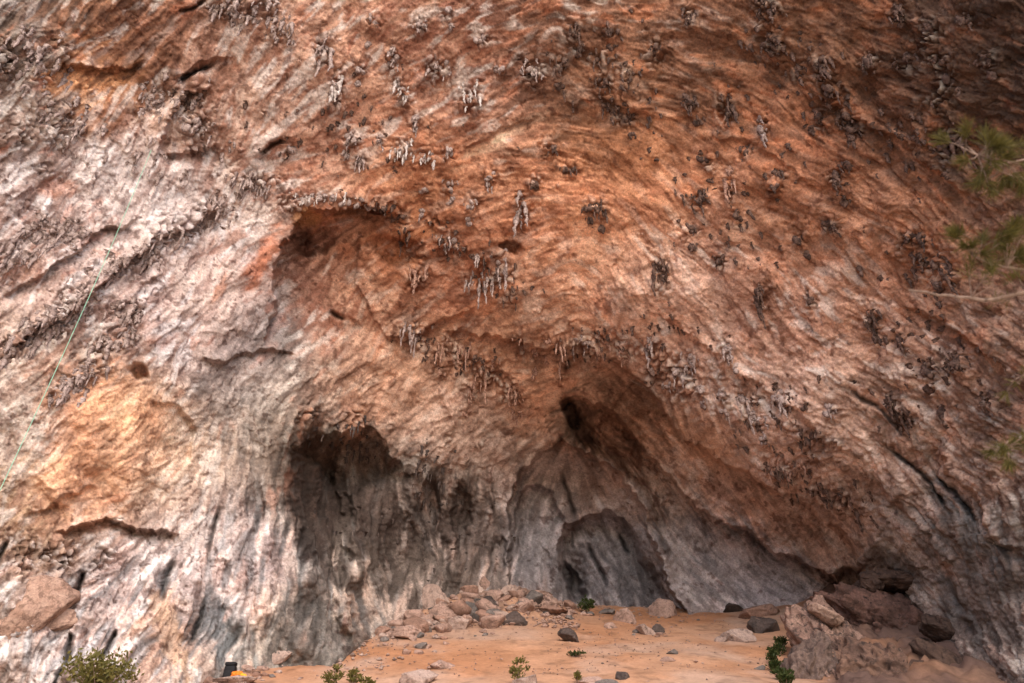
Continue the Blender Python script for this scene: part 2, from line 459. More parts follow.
# where stalactites hang (the stone round their roots is crusted and stained dark)
SPECIAL = [
 (336,80,3,34,9,'w','brightest white stalactite cluster on the upper ceiling, below the grey one',1.4),
 (323,48,4,30,12,'g','long grey stalactite cluster just above the brightest white one',1.1),
 (189,98,6,18,26,'b','dark brown knobbly stalactite cluster on the pale upper left wall',1.3),
 (196,124,6,16,30,'g','grey white fringe of stalactites under the dark brown cluster at upper left',1.2),
 (246,4,7,22,50,'g','wide grey stalactite cluster at the top edge left of centre',1.3),
 (393,58,3,22,10,'g','upper stalactites of the slanting white chain on the upper ceiling',1.1),
 (402,88,4,22,12,'w','lower white stalactites of the slanting chain on the upper ceiling',1.1),
 (440,68,4,20,22,'g','pair of grey white stalactite bunches between the chain and the white bunch',1.1),
 (469,94,5,26,18,'w','white stalactite bunch beside the pale patch on the upper ceiling',1.2),
 (403,150,6,20,20,'w','leftmost white bunch in the short row on the middle ceiling',1.0),
 (427,157,5,18,15,'w','middle white bunch in the short row on the middle ceiling',1.0),
 (448,153,3,14,8,'g','smallest grey bunch at the right end of the short row',1.0),
 (531,68,5,20,20,'g','grey stalactite bunch on the dark stripe right of the pale patch',1.1),
 (521,205,3,34,9,'g','single pointed stalactite group above the small dark pit in the ceiling',1.2),
 (487,268,10,36,38,'g','largest bunch of long thin stalactites in the centre of the ceiling',0.9),
 (447,242,5,18,20,'g','short stalactites left above the largest central bunch',.9),
 (418,275,5,22,20,'p','pinkish stalactites left of the largest central bunch',.9),
 (412,332,5,24,22,'g','stalactite bunch with one long drip over the left side of the cave',.8),
 (455,345,8,26,36,'p','row of thin pink stalactites above the centre of the cave',.8),
 (488,372,5,30,24,'p','long thin stalactites between the pink row and the cave arch',.8),
 (562,356,3,32,10,'p','long thin stalactite pair hanging over the dark notch of the arch',.8),
 (582,345,4,24,20,'g','short grey stalactites at the peak of the cave arch',.8),
 (661,272,5,28,14,'b','dark stalactite bunch on the pale right ceiling',.9),
 (766,6,6,22,20,'b','nearly black stalactite bunch at the top edge right of centre',1.2),
 (772,44,5,28,14,'b','long dark bunch just below the nearly black bunch at the top edge',1.1),
 (728,104,3,28,9,'b','slender brown stalactite on the orange ceiling left of the dark chain',1.0),
 (762,124,3,22,7,'g','grey pointed stalactite beside the dark streak of the right ceiling',1.1),
 (730,182,3,30,8,'p','thin long pink stalactite low on the right ceiling',.9),
 (776,180,3,26,10,'b','dark stalactite right of the thin pink one on the right ceiling',1.0),
 (950,145,6,20,36,'b','dark knobbly bunch next to the upper pine spray',1.2),
 (930,262,6,24,34,'b','dark knobbly bunch left of the bare pine twig',1.2),
 (810,438,6,16,28,'b','dark bunch low on the pinkish right wall',.9),
 (785,468,7,12,36,'p','row of tiny pink drips along the lip over the brown band',.9),
]
ROWS = [
 ([(300,197),(318,198),(336,199),(355,200),(372,203)],4,10,16,'w','small white drips along the upper rim of the left hollow','drips along the left hollow'),
 ([(386,206),(398,218),(404,236)],5,16,18,'b','dark bunch at the right end of the left hollow','dark bunches by the left hollow'),
 ([(552,150),(570,168),(590,208),(616,112),(630,118),(601,60),(603,84),(575,30),(580,48),(610,32),(560,64),(600,210),(535,185),(690,15),(655,50)],4,16,14,'b','dark stalactite bunch on the brown upper middle ceiling','dark bunches of the upper middle ceiling'),
 ([(825,68),(834,90),(845,118),(855,130),(822,120),(846,166),(838,178),(900,12),(930,28),(940,62),(948,80),(905,60),(870,60),(965,20),(985,60),(800,70)],4,16,13,'b','dark stalactite bunch on the shaded upper right ceiling','dark bunches of the upper right ceiling'),
 ([(690,100),(705,160),(745,150),(735,215),(760,292),(758,300),(700,200),(830,225),(690,230),(800,240),(720,260),(810,300)],3,16,10,'b','small dark bunch on the orange right ceiling','small bunches of the orange right ceiling'),
 ([(893,340),(925,372),(930,388),(915,240),(945,280),(870,320),(890,400),(960,360),(990,400),(905,420)],4,15,14,'b','small dark bunch on the brown right wall','small bunches of the brown right wall'),
 ([(680,372),(700,388),(730,352),(745,402),(722,395),(760,420),(690,360),(650,345),(668,385),(780,395),(830,410)],4,15,12,'g','small grey bunch on the pale slope right of the arch','small bunches of the pale right slope'),
 ([(360,70),(372,20),(420,25),(450,10),(480,40),(500,70),(415,120),(350,140),(380,140),(290,150),(425,190),(450,185),(470,205),(490,180),(360,160)],3,11,10,'g','small grey drip group on the orange upper ceiling','small drips of the orange upper ceiling'),
 ([(520,345),(535,352),(548,340),(605,340),(625,345),(512,392),(520,398),(598,350),(470,392),(440,372)],3,16,9,'p','thin pink drips along the edge of the cave arch','thin drips along the cave arch'),
]
# bumpy crust bands
def band(pts, w):
    s, _ = poly_dist(pts, CGX, CGY)
    return np.exp(-(s / w) ** 2)
CR = [([(-20,365),(40,328),(80,303),(115,268),(150,247),(190,226),(236,195),(262,190)],20),([(-20,260),(40,232),(90,235)],16),([(60,395),(110,345),(140,300)],16),([(150,95),(190,95),(205,145)],20),
      ([(0,60),(40,55),(80,100),(60,130)],22),([(215,0),(250,10),(285,30)],18),([(260,195),(330,197),(400,210),(415,250)],13),([(430,230),(460,270),(510,285)],22),([(420,345),(470,360),(520,395)],18),
      ([(560,350),(610,345),(700,400)],16),([(600,10),(640,60),(625,120)],20),([(760,0),(775,60)],14),([(820,70),(850,130)],16),([(930,40),(950,150)],22),([(910,240),(940,280)],18),
      ([(660,360),(760,400),(830,450)],16),([(770,470),(860,510)],12),([(280,420),(310,410),(360,420)],14),([(0,140),(40,160)],20),([(20,560),(100,560)],20)]
crust = upsample(np.clip(sum(band(*c) for c in CR), 0, 1), FYI, FXI)
stain = np.zeros_like(crust)
def add_stain(px, py, rx, ry, a):
    sl = window([(px - 3 * rx, py - 3 * ry), (px + 3 * rx, py + 3 * ry)], 0)
    stain[sl] = np.maximum(stain[sl], a * np.exp(-((WX[sl] - px) / rx) ** 2 - ((WY[sl] - py) / ry) ** 2))
for q_ in SPECIAL: add_stain(q_[0], q_[1] + q_[3] * .15, 5 + q_[4] * .5, 5 + q_[3] * .6, 1.0)
for (pts_, n_, ln_, sp_, t_, l_, g_) in ROWS:
    for (x_, y_) in pts_: add_stain(x_, y_ + ln_ * .1, 4 + sp_ * .5, 4 + ln_ * .55, .9)
popn = fbm2(IX, IY, 6.5, 601, 2, .5)
pop = np.abs(popn) ; pop = 1 - np.clip(pop * 2.4, 0, 1)          # rounded knobs split by creases
knob = 1 - pop
crust = np.maximum(crust * sstep(-0.25, 0.25, fbm2(IX, IY, 22, 611, 3)), stain * .95)

# geometry
pos = ray(GX, GY) * depth[..., None]
def normals(p):
    du = np.gradient(p, axis=1); dv = np.gradient(p, axis=0)
    n = np.cross(dv, du); n /= np.linalg.norm(n, axis=-1, keepdims=True) + 1e-12
    s = np.sign((n * p).sum(-1, keepdims=True)); return -n * s
def smooth(a, k):
    for axis_ in (0, 1):
        c = np.cumsum(np.concatenate([np.repeat(np.take(a, [0], axis_), k + 1, axis_), a, np.repeat(np.take(a, [-1], axis_), k, axis_)], axis_), axis_)
        n = a.shape[axis_]
        a = (np.take(c, np.arange(2 * k + 1, 2 * k + 1 + n), axis_) - np.take(c, np.arange(n), axis_)) / (2 * k + 1)
    return a
N = normals(smooth(pos, 7)); N = smooth(N, 4); N /= np.linalg.norm(N, axis=-1, keepdims=True)
REL = upsample(shepard([(100,600),(200,600),(260,500),(100,300),(60,100),(300,100),(400,150),(500,60),(600,150),(750,150),(950,100),(800,300),(700,300),(900,450),(700,450),(700,560),(550,540),(450,530),(350,520),(430,380),(330,290),(110,440)],
    [[v] for v in (.85,.85,.8,.55,.8,.65,.65,.9,.7,.7,1.1,.75,.65,1.2,.5,.75,.45,1.6,1.2,.8,.7,.6)], 70), FYI, FXI)[..., 0]
DR0 = upsample(sum(np.exp(-((CGX - x_) / w_) ** 2 - ((CGY - y_) / h_) ** 2) for (x_, y_, w_, h_) in [(120,630,130,70),(240,590,60,90),(340,540,50,90),(430,540,60,70),(600,560,120,60)]).clip(0, 1), FYI, FXI)
brk = sstep(-.35, .35, fbm2(IX, IY, 30, 705, 3))
rgh = sstep(-.35, .3, fbm2(IX, IY, 75, 707, 3)) * (1 - .6 * smoothface)
plane = .22 * (fa[1] * fa[2] + fa[0] * fa[3]) + .16 * (fb[1] * fb[2] + fb[0] * fb[3]) + .05 * fa[0] + .035 * fb[1]
st_ = s_big * 1.3 + .35 * fbm2(IX, IY, 10, 709, 3); fl_ = np.floor(st_); fr_ = st_ - fl_
stair = fl_ + sstep(.0, .16, fr_) * .75 + .25 * fr_
disp = (0.012 + 0.05 * brk * rgh) * s_mid + (0.012 + .028 * brk * rgh) * s_fine + .68 * plane * (1 - .5 * DR0) + 0.10 * stair * (.4 + .6 * rgh) + 0.13 * fbm2(IX, IY, 15, 701, 4, .6) + 0.09 * np.abs(fbm2(IX, IY, 6, 711, 3))
grv = sstep(1.45, 2.2, s_grv + .5 * fbm2(IX, IY, 50, 725, 2))
crk = s_col * 0 + np.abs(s_mid)                                   # sharp creases where the streaks change sign
disp = disp - 0.06 * np.exp(-(crk / 0.16) ** 2) * sstep(-.1, .3, fbm2(IX, IY, 40, 721, 2))
DRAPE = upsample(sum(np.clip(1.3 * np.exp(-((CGX - x_) / w_) ** 2 - ((CGY - y_) / h_) ** 2), 0, 1) for (x_, y_, w_, h_) in [(120,630,130,70),(240,590,60,90),(340,540,50,90),(430,540,60,70),(490,540,30,60),(960,560,60,90),(720,560,50,50)]).clip(0, 1), FYI, FXI)
disp = disp + DRAPE * .06 * np.clip(s_grv, -2.2, 2.2)
disp = (disp - .10 * grv) * REL * .66 + .035 * fbm2(IX, IY, 4.2, 713, 2) + crust * (0.34 * knob - 0.14)
pos = pos + N * disp[..., None]
# the wall's foot runs on under the ground
gz = ground_z(pos[..., 0], pos[..., 1])

# colour of the stone; its dark upper right includes painted vignette
CC = [ # px, py, light tone, dark tone
 (15,40,(140,112,100),(88,66,56)),(60,25,(165,105,72),(110,70,50)),(100,75,(222,150,92),(172,100,58)),(150,50,(170,108,78),(116,72,52)),(30,120,(180,150,138),(120,86,72)),(40,200,(205,180,172),(150,112,98)),
 (90,180,(222,200,192),(176,146,136)),(170,200,(220,196,188),(172,140,130)),(200,110,(212,170,150),(160,106,84)),(260,90,(214,168,146),(170,112,86)),(60,320,(200,165,152),(140,100,86)),(130,290,(212,182,170),(160,122,110)),
 (210,300,(228,196,180),(186,148,134)),(240,230,(226,200,188),(188,140,120)),(110,430,(228,162,122),(190,130,96)),(75,480,(218,160,124),(176,124,96)),(175,460,(220,186,166),(176,140,124)),(40,430,(200,178,172),(150,122,114)),
 (30,530,(180,140,112),(130,94,74)),(60,620,(190,164,154),(136,112,104)),(130,600,(206,184,178),(150,128,124)),(190,590,(210,188,182),(156,134,130)),(217,620,(148,144,146),(96,96,100)),(165,635,(222,176,146),(172,128,104)),
 (255,560,(206,180,172),(150,128,124)),(250,390,(190,168,160),(134,114,108)),(270,340,(168,148,142),(116,98,94)),(280,610,(216,186,174),(160,132,124)),(320,640,(150,134,130),(84,74,74)),(350,600,(208,178,164),(138,118,112)),
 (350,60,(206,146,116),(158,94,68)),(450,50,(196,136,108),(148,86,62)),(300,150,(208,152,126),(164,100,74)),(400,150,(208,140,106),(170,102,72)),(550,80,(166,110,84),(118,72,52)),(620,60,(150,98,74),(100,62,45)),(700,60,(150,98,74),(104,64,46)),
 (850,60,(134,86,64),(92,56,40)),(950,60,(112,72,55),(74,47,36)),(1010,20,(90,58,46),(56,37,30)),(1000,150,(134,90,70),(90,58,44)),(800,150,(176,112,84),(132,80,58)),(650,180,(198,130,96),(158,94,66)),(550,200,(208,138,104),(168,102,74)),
 (400,240,(190,120,84),(146,84,56)),(320,230,(176,116,90),(126,76,56)),(330,300,(208,150,124),(164,104,82)),(450,270,(184,118,92),(138,82,62)),(600,280,(220,156,126),(182,118,90)),(680,300,(224,166,140),(180,122,98)),(730,370,(222,170,148),(172,124,106)),
 (800,300,(204,142,114),(156,100,76)),(900,250,(180,118,90),(134,84,62)),(950,330,(174,120,96),(124,82,66)),(1000,330,(156,112,94),(106,74,62)),(900,420,(194,146,126),(136,98,82)),(1000,450,(150,112,96),(102,74,64)),(850,470,(206,162,144),(146,110,96)),
 (780,430,(216,168,148),(164,120,102)),(950,540,(158,128,118),(104,84,78)),(1010,580,(134,112,106),(88,72,68)),(900,560,(166,142,134),(108,90,84)),(700,450,(200,148,122),(154,108,88)),(750,500,(192,146,126),(148,108,92)),(820,545,(180,140,124),(136,104,92)),(430,420,(200,158,144),(146,110,98)),(500,430,(188,152,142),(136,106,97)),(400,410,(206,160,142),(152,112,98)),
 (680,500,(180,152,140),(118,92,82)),(700,560,(196,176,174),(140,120,118)),(760,580,(190,172,176),(132,116,116)),(620,430,(180,130,108),(120,80,64)),(575,420,(150,104,86),(96,66,54)),(540,470,(184,158,152),(138,114,108)),(540,550,(186,172,176),(128,116,118)),
 (600,560,(176,164,170),(120,110,114)),(640,570,(140,128,130),(84,76,78)),(450,450,(196,160,148),(138,108,98)),(400,380,(216,162,138),(164,116,96)),(480,350,(206,146,118),(158,106,84)),(520,400,(204,148,124),(156,108,88)),(350,430,(196,142,118),(150,100,82)),
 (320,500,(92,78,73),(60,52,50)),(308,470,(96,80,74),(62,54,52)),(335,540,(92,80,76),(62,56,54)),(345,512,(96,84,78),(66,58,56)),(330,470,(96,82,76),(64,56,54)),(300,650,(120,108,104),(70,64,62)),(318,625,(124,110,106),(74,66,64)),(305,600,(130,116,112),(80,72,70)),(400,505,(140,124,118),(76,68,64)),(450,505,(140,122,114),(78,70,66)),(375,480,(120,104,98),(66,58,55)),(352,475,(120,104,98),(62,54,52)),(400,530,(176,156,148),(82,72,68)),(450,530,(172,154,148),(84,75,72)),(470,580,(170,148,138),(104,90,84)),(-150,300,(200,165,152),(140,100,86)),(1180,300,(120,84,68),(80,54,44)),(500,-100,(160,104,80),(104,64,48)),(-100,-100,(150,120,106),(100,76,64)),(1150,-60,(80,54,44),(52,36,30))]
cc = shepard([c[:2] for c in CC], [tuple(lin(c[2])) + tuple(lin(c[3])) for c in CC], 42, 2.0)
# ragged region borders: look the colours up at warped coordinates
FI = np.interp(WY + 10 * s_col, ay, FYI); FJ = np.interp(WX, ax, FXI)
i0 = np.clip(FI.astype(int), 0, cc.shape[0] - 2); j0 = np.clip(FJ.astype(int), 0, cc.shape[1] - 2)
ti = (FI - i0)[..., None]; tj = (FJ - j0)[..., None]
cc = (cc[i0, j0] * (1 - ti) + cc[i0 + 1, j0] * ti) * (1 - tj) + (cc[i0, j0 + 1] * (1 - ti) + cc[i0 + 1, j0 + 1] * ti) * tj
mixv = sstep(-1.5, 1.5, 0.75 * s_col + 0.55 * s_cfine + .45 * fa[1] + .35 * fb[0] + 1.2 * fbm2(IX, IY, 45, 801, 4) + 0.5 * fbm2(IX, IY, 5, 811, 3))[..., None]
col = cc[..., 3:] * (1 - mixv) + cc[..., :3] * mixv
# calcite wash, rust stains, dark lichen specks
left = upsample(shepard([(100,200),(200,300),(130,600),(240,560),(100,440),(60,60),(400,60),(300,80),(480,90),(450,200),(600,150),(800,150),(680,330),(750,380),(900,430),(600,430),(700,570),(420,520),(310,630),(330,500),(430,390),(1000,200)],
    [[v] for v in (.8,.9,.8,.7,.25,.5,.55,.6,.55,.1,.05,.03,.5,.5,.25,.05,.25,.25,.08,.05,.2,.03)], 60), FYI, FXI)
wm = sstep(0.3, 1.6, s_wht + 1.1 * fbm2(IX, IY, 55, 821, 3))[..., None] * left
col = col * (1 - wm) + lin((226, 210, 206)) * wm
rm = (sstep(0.5, 1.2, 1.5 * fbm2(IX, IY, 38, 831, 4) + .45 * s_col)[..., None]) * upsample(shepard([(60,80),(100,440),(250,250),(150,130),(100,300),(150,600),(400,150),(550,200),(800,200),(700,560),(420,520),(950,420)],
    [[v] for v in (.6,.5,.5,.5,.45,.2,.45,.4,.3,.0,.1,.2)], 70), FYI, FXI)
col = col * (1 - rm) + lin((190, 102, 58)) * rm
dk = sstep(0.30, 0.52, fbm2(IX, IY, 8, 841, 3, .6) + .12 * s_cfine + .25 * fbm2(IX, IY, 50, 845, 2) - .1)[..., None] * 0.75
vein = (np.exp(-(fbm2(IX, IY + .8 * IX, 26, 861, 3) / .03) ** 2) * sstep(.0, .4, fbm2(IX, IY, 33, 865, 2)) * .7)[..., None] * np.clip(left * 1.3, 0, 1)
pit = sstep(.5, .62, fbm2(IX, IY, 5, 869, 2))[..., None] * np.clip(left + .2, 0, .9)
col = col * (1 - vein) + lin((128, 78, 56)) * vein
dr_ = (DRAPE * np.clip(s_grv, -2, 2))[..., None]
col = col * np.clip(1 + .19 * dr_, .35, 1.5); gm_ = np.clip(-dr_ * .5, 0, .6); col = col * (1 - gm_) + (col @ np.array([.3, .5, .2]))[..., None] * np.array([1.02, .98, 1.03]) * gm_
STAINS_SHADE = [ # px, py, half width, half height, tilt, colour, strength; mostly stains, some painted shade
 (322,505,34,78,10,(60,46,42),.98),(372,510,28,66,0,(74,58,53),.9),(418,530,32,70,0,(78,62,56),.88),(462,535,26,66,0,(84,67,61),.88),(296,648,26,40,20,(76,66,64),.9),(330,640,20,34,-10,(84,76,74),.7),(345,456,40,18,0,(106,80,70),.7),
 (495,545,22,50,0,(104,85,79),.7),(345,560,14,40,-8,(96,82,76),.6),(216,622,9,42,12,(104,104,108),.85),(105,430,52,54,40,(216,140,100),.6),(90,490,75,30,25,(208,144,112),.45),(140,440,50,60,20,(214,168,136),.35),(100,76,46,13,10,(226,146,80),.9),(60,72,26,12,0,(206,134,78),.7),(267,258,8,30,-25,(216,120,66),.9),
 (215,292,5,18,-40,(214,130,76),.8),(165,632,10,48,18,(222,172,132),.8),(330,212,40,10,0,(176,106,66),.7),(308,220,14,8,0,(190,122,60),.8),(610,150,60,30,0,(150,92,58),.5),(500,140,46,9,32,(232,176,146),.9),(545,70,40,60,30,(118,78,60),.5),
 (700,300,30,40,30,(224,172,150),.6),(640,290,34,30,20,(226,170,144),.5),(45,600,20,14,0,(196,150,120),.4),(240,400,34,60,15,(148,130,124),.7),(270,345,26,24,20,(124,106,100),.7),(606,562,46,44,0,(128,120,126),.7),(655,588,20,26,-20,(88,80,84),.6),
 (540,540,30,56,0,(136,126,130),.75),(570,475,40,26,0,(140,122,120),.6),(760,575,70,34,-30,(150,138,144),.7),(690,560,40,50,-30,(152,138,138),.6),(575,420,26,20,-30,(74,54,45),.8),(625,420,46,34,-35,(104,72,58),.6),(990,600,50,70,-20,(100,84,80),.6),(930,560,30,40,-20,(112,96,92),.5),  # the notch at the arch peak has its shade painted in
 (30,35,50,30,20,(104,78,64),.6),(150,48,80,20,22,(136,84,58),.75),(215,85,40,14,25,(150,92,64),.6),(100,115,40,12,20,(140,88,62),.5),(60,190,14,10,0,(206,120,70),.6),(25,270,22,10,30,(176,110,74),.6),(130,330,16,8,40,(190,126,84),.5),(400,572,50,26,0,(100,86,79),.7),(450,580,40,26,0,(96,82,76),.7),(985,40,90,80,0,(60,40,31),.75),(880,70,110,70,-20,(92,58,43),.6),(985,110,40,50,0,(70,48,38),.6),(720,452,60,16,-38,(160,118,94),.5),(770,505,60,18,-30,(158,122,106),.5)]  # top right entries: iron-brown stone plus painted corner vignette
for (px_, py_, rx_, ry_, ro_, c_, a_) in STAINS_SHADE:
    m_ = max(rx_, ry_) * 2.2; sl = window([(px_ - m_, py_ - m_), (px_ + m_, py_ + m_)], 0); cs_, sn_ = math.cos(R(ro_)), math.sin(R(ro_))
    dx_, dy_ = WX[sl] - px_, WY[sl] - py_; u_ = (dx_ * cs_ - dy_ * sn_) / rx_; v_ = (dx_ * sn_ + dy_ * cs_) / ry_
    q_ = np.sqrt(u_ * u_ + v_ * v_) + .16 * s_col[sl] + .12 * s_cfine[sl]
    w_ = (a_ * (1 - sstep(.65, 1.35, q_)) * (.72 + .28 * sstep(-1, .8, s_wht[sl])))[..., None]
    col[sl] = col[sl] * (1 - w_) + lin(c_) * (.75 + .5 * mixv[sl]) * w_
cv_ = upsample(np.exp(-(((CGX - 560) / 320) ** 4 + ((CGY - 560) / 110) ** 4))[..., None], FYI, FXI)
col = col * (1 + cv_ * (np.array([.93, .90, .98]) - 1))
col = col * (1 - .85 * slit[..., None])  # shade inside the cracks is painted into the colour
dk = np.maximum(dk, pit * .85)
dk = np.maximum(dk, (crust * pop)[..., None] * .8); dk = np.maximum(dk, (grv * .4)[..., None]); dk = np.maximum(dk, (stain * sstep(-.3, .35, fbm2(IX, IY, 9, 847, 3)))[..., None] * .95)  # knob gaps and grooves get painted crease shade; root stain is real
dk = np.maximum(dk, (0.12 * np.exp(-(crk / 0.13) ** 2) * sstep(-.1, .3, fbm2(IX, IY, 40, 721, 2)))[..., None])  # faint painted shade along the sharp creases
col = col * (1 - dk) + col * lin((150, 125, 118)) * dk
cw = (crust * sstep(.35, .8, knob) * sstep(-.1, .5, fbm2(IX, IY, 12, 851, 2)))[..., None] * np.clip(left + .25, 0, .9)
col = col * (1 - cw) + lin((212, 192, 186)) * cw
SATM = (0.86 - 0.20 * np.clip(left, 0, 1))
lum = (col @ np.array([.25, .6, .15]))[..., None]
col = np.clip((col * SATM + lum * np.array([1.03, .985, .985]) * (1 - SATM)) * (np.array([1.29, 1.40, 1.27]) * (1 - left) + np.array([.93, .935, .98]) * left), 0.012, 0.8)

m_cliff = attr_mat('weathered_limestone', 'stone_colour', (0.9, 3.6), 0.50, 8.0, 0.20, 11.0)
cliff = mesh_obj('cliff', pos.reshape(-1, 3), grid_faces(NY, NX), m_cliff)
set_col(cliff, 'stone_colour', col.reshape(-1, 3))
tag(cliff, 'overhanging orange and grey limestone cliff hollowed into a wide cave', 'cliff', kind='structure')

def surf(px, py):
    """point of the cliff seen near (px, py)"""
    j = np.interp(px, ax, np.arange(NX)); i = np.interp(py, ay, np.arange(NY))
    return Vector(pos[int(round(i)), int(round(j))])
def surf_n(px, py):
    j = np.interp(px, ax, np.arange(NX)); i = np.interp(py, ay, np.arange(NY))
    return Vector(N[int(round(i)), int(round(j))])
def mpp(p): return Vector(p).length / F           # metres per pixel at a point

# ------------------------------------------------------------------ ground sheet
gxa = axis(-34, 34, 0.14, 40, 40, 1.14, 1.14); gya = axis(20, 52, 0.12, 58, 16, 1.10, 1.15)
gX, gY = np.meshgrid(gxa, gya); gZ = ground_z(gX, gY)
rub = np.exp(-(((gX + 2.0) / 4.2) ** 2 + ((gY - 41.0) / 2.6) ** 2) ** 1.5) + .8 * np.exp(-(((gX - 6.5) / 3.2) ** 2 + ((gY - 44.5) / 1.4) ** 2))
rub2 = sstep(10.2, 12.0, gX - .42 * (gY - 26)) * sstep(42, 38, gY) * sstep(22, 25, gY)
gZ = gZ + rub2 * (.9 - 1.5 * np.abs(fbm2(gX, gY, 3.2, 105, 5, .6)) + .5 * fbm2(gX, gY, .9, 107, 4, .65) - .35 * np.abs(fbm2(gX, gY, .5, 109, 3)))
gZ = gZ + 0.035 * fbm2(gX, gY, 0.55, 97, 3) + rub * (.42 * np.abs(fbm2(gX, gY, 1.3, 101, 4, .65)) + .25 * fbm2(gX, gY, .7, 103, 3))
sand = lin((178, 138, 112)); sand2 = lin((170, 122, 91)); pale = lin((178, 149, 132)); grey = lin((138, 118, 108))
t1 = sstep(-.3, .35, fbm2(gX, gY, 6, 861, 4))[..., None]; gc = sand * (1 - t1) + sand2 * t1
t2 = (sstep(0.0, .5, fbm2(gX, gY, 3.2, 871, 4)) * .8)[..., None]; gc = gc * (1 - t2) + pale * t2
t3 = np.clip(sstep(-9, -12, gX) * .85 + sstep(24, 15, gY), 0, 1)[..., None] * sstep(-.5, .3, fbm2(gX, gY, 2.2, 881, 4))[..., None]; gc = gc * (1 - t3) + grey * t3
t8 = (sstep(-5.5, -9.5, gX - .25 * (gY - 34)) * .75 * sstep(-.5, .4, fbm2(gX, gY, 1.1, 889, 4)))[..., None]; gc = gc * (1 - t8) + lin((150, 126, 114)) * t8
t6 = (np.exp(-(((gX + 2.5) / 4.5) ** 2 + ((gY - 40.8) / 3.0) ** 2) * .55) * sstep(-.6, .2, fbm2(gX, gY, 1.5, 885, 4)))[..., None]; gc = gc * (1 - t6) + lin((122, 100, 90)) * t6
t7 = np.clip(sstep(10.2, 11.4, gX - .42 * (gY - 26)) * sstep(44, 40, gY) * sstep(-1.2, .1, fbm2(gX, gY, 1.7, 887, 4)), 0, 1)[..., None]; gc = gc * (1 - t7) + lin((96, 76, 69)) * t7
t5 = sstep(20, 8, gY)[..., None]; gc = gc * (1 - t5) + lin((200, 184, 166)) * t5  # unseen ground at and behind the camera, paled to bounce light onto the ceiling
t4 = (sstep(.2, .5, fbm2(gX, gY, .5, 891, 3)) * .5)[..., None]; gc = gc * (1 - t4 * .6)
m_sand = attr_mat('orange_sand', 'soil_colour', (0.8, 6.0), 0.4, 9.0, 0.16)
ground = mesh_obj('ground', np.stack([gX, gY, gZ], -1).reshape(-1, 3), grid_faces(len(gya), len(gxa))[:, ::-1], m_sand)
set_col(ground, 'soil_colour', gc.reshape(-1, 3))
tag(ground, 'sloping floor of orange sand in front of the cave', 'ground', kind='structure')

# ------------------------------------------------------------------ boulders
def ico(sub):
    bm = bmesh.new(); bmesh.ops.create_icosphere(bm, subdivisions=sub, radius=1.0)
    v = np.array([x.co[:] for x in bm.verts]); f = np.array([[x.index for x in q.verts] for q in bm.faces]); bm.free()
    return v, f
ICO = {k: ico(k) for k in (2, 3, 4, 5, 6)}

def rock_shape(seed, sub=4, cuts=9, rough=0.10, lump=0.22):
    v, f = ICO[sub]; v = v.copy(); rg = np.random.default_rng(seed)
    v = v * (1 + lump * fbm3(v * 1.1 + seed * 3.7, seed, 3))[:, None]
    for _ in range(cuts):
        n = rg.normal(size=3); n /= np.linalg.norm(n); o = rg.uniform(0.45, 0.8)
        e = np.maximum(0, v @ n - o); v = v - e[:, None] * n * 0.92
    n = v / np.linalg.norm(v, axis=1, keepdims=True)
    v = v + n * (rough * 1.1 * fbm3(v * 2.6 + seed, seed + 5, 5, .6) - rough * 1.2 * np.abs(fbm3(v * 4.5 + seed, seed + 9, 4, .6)))[:, None]
    return v, f

M_PINK = rock_mat('pink_limestone', (140, 114, 103), (168, 140, 128), (102, 84, 77))
M_PALE = rock_mat('pale_limestone', (146, 124, 114), (170, 148, 138), (104, 88, 82))
M_GREY = rock_mat('grey_limestone', (88, 82, 80), (120, 110, 106), (66, 58, 56))
M_DARK = rock_mat('dark_limestone', (62, 54, 52), (90, 78, 74), (120, 98, 88), thr=(.6, .7))
M_TAN = rock_mat('tan_limestone', (160, 128, 112), (180, 150, 134), (126, 100, 88), scale=1.8, thr=(.48, .6))
M_RUST = rock_mat('rusty_limestone', (130, 102, 90), (154, 122, 108), (94, 76, 68))

def boulder(px, py, w, h, mat, label, seed, on_cliff=False, push=0, depth_r=0.8, tilt=0, cat='boulder', name='boulder', sub=5, sink=0.33, cuts=12, group=None, **kw):
    """a rock w x h pixels large whose foot rests on the ground seen at (px, py)"""
    p = surf(px, py) * (1 + push) if on_cliff else on_ground(px, py)
    k = mpp(p); W = w * k / 2 / 0.8; H = h * k / 2 / 0.8
    v, f = rock_shape(seed, sub, cuts, **kw)
    v = v * np.array([W, W * depth_r, H])
    c, s = math.cos(R(tilt)), math.sin(R(tilt))
    v = np.stack([v[:, 0] * c + v[:, 2] * s, v[:, 1], -v[:, 0] * s + v[:, 2] * c], 1)
    v[:, 2] -= v[:, 2].min() + 2 * H * sink
    o = mesh_obj(name, v, f, mat, smooth=True, loc=p)
    return tag(o, label, cat, group)

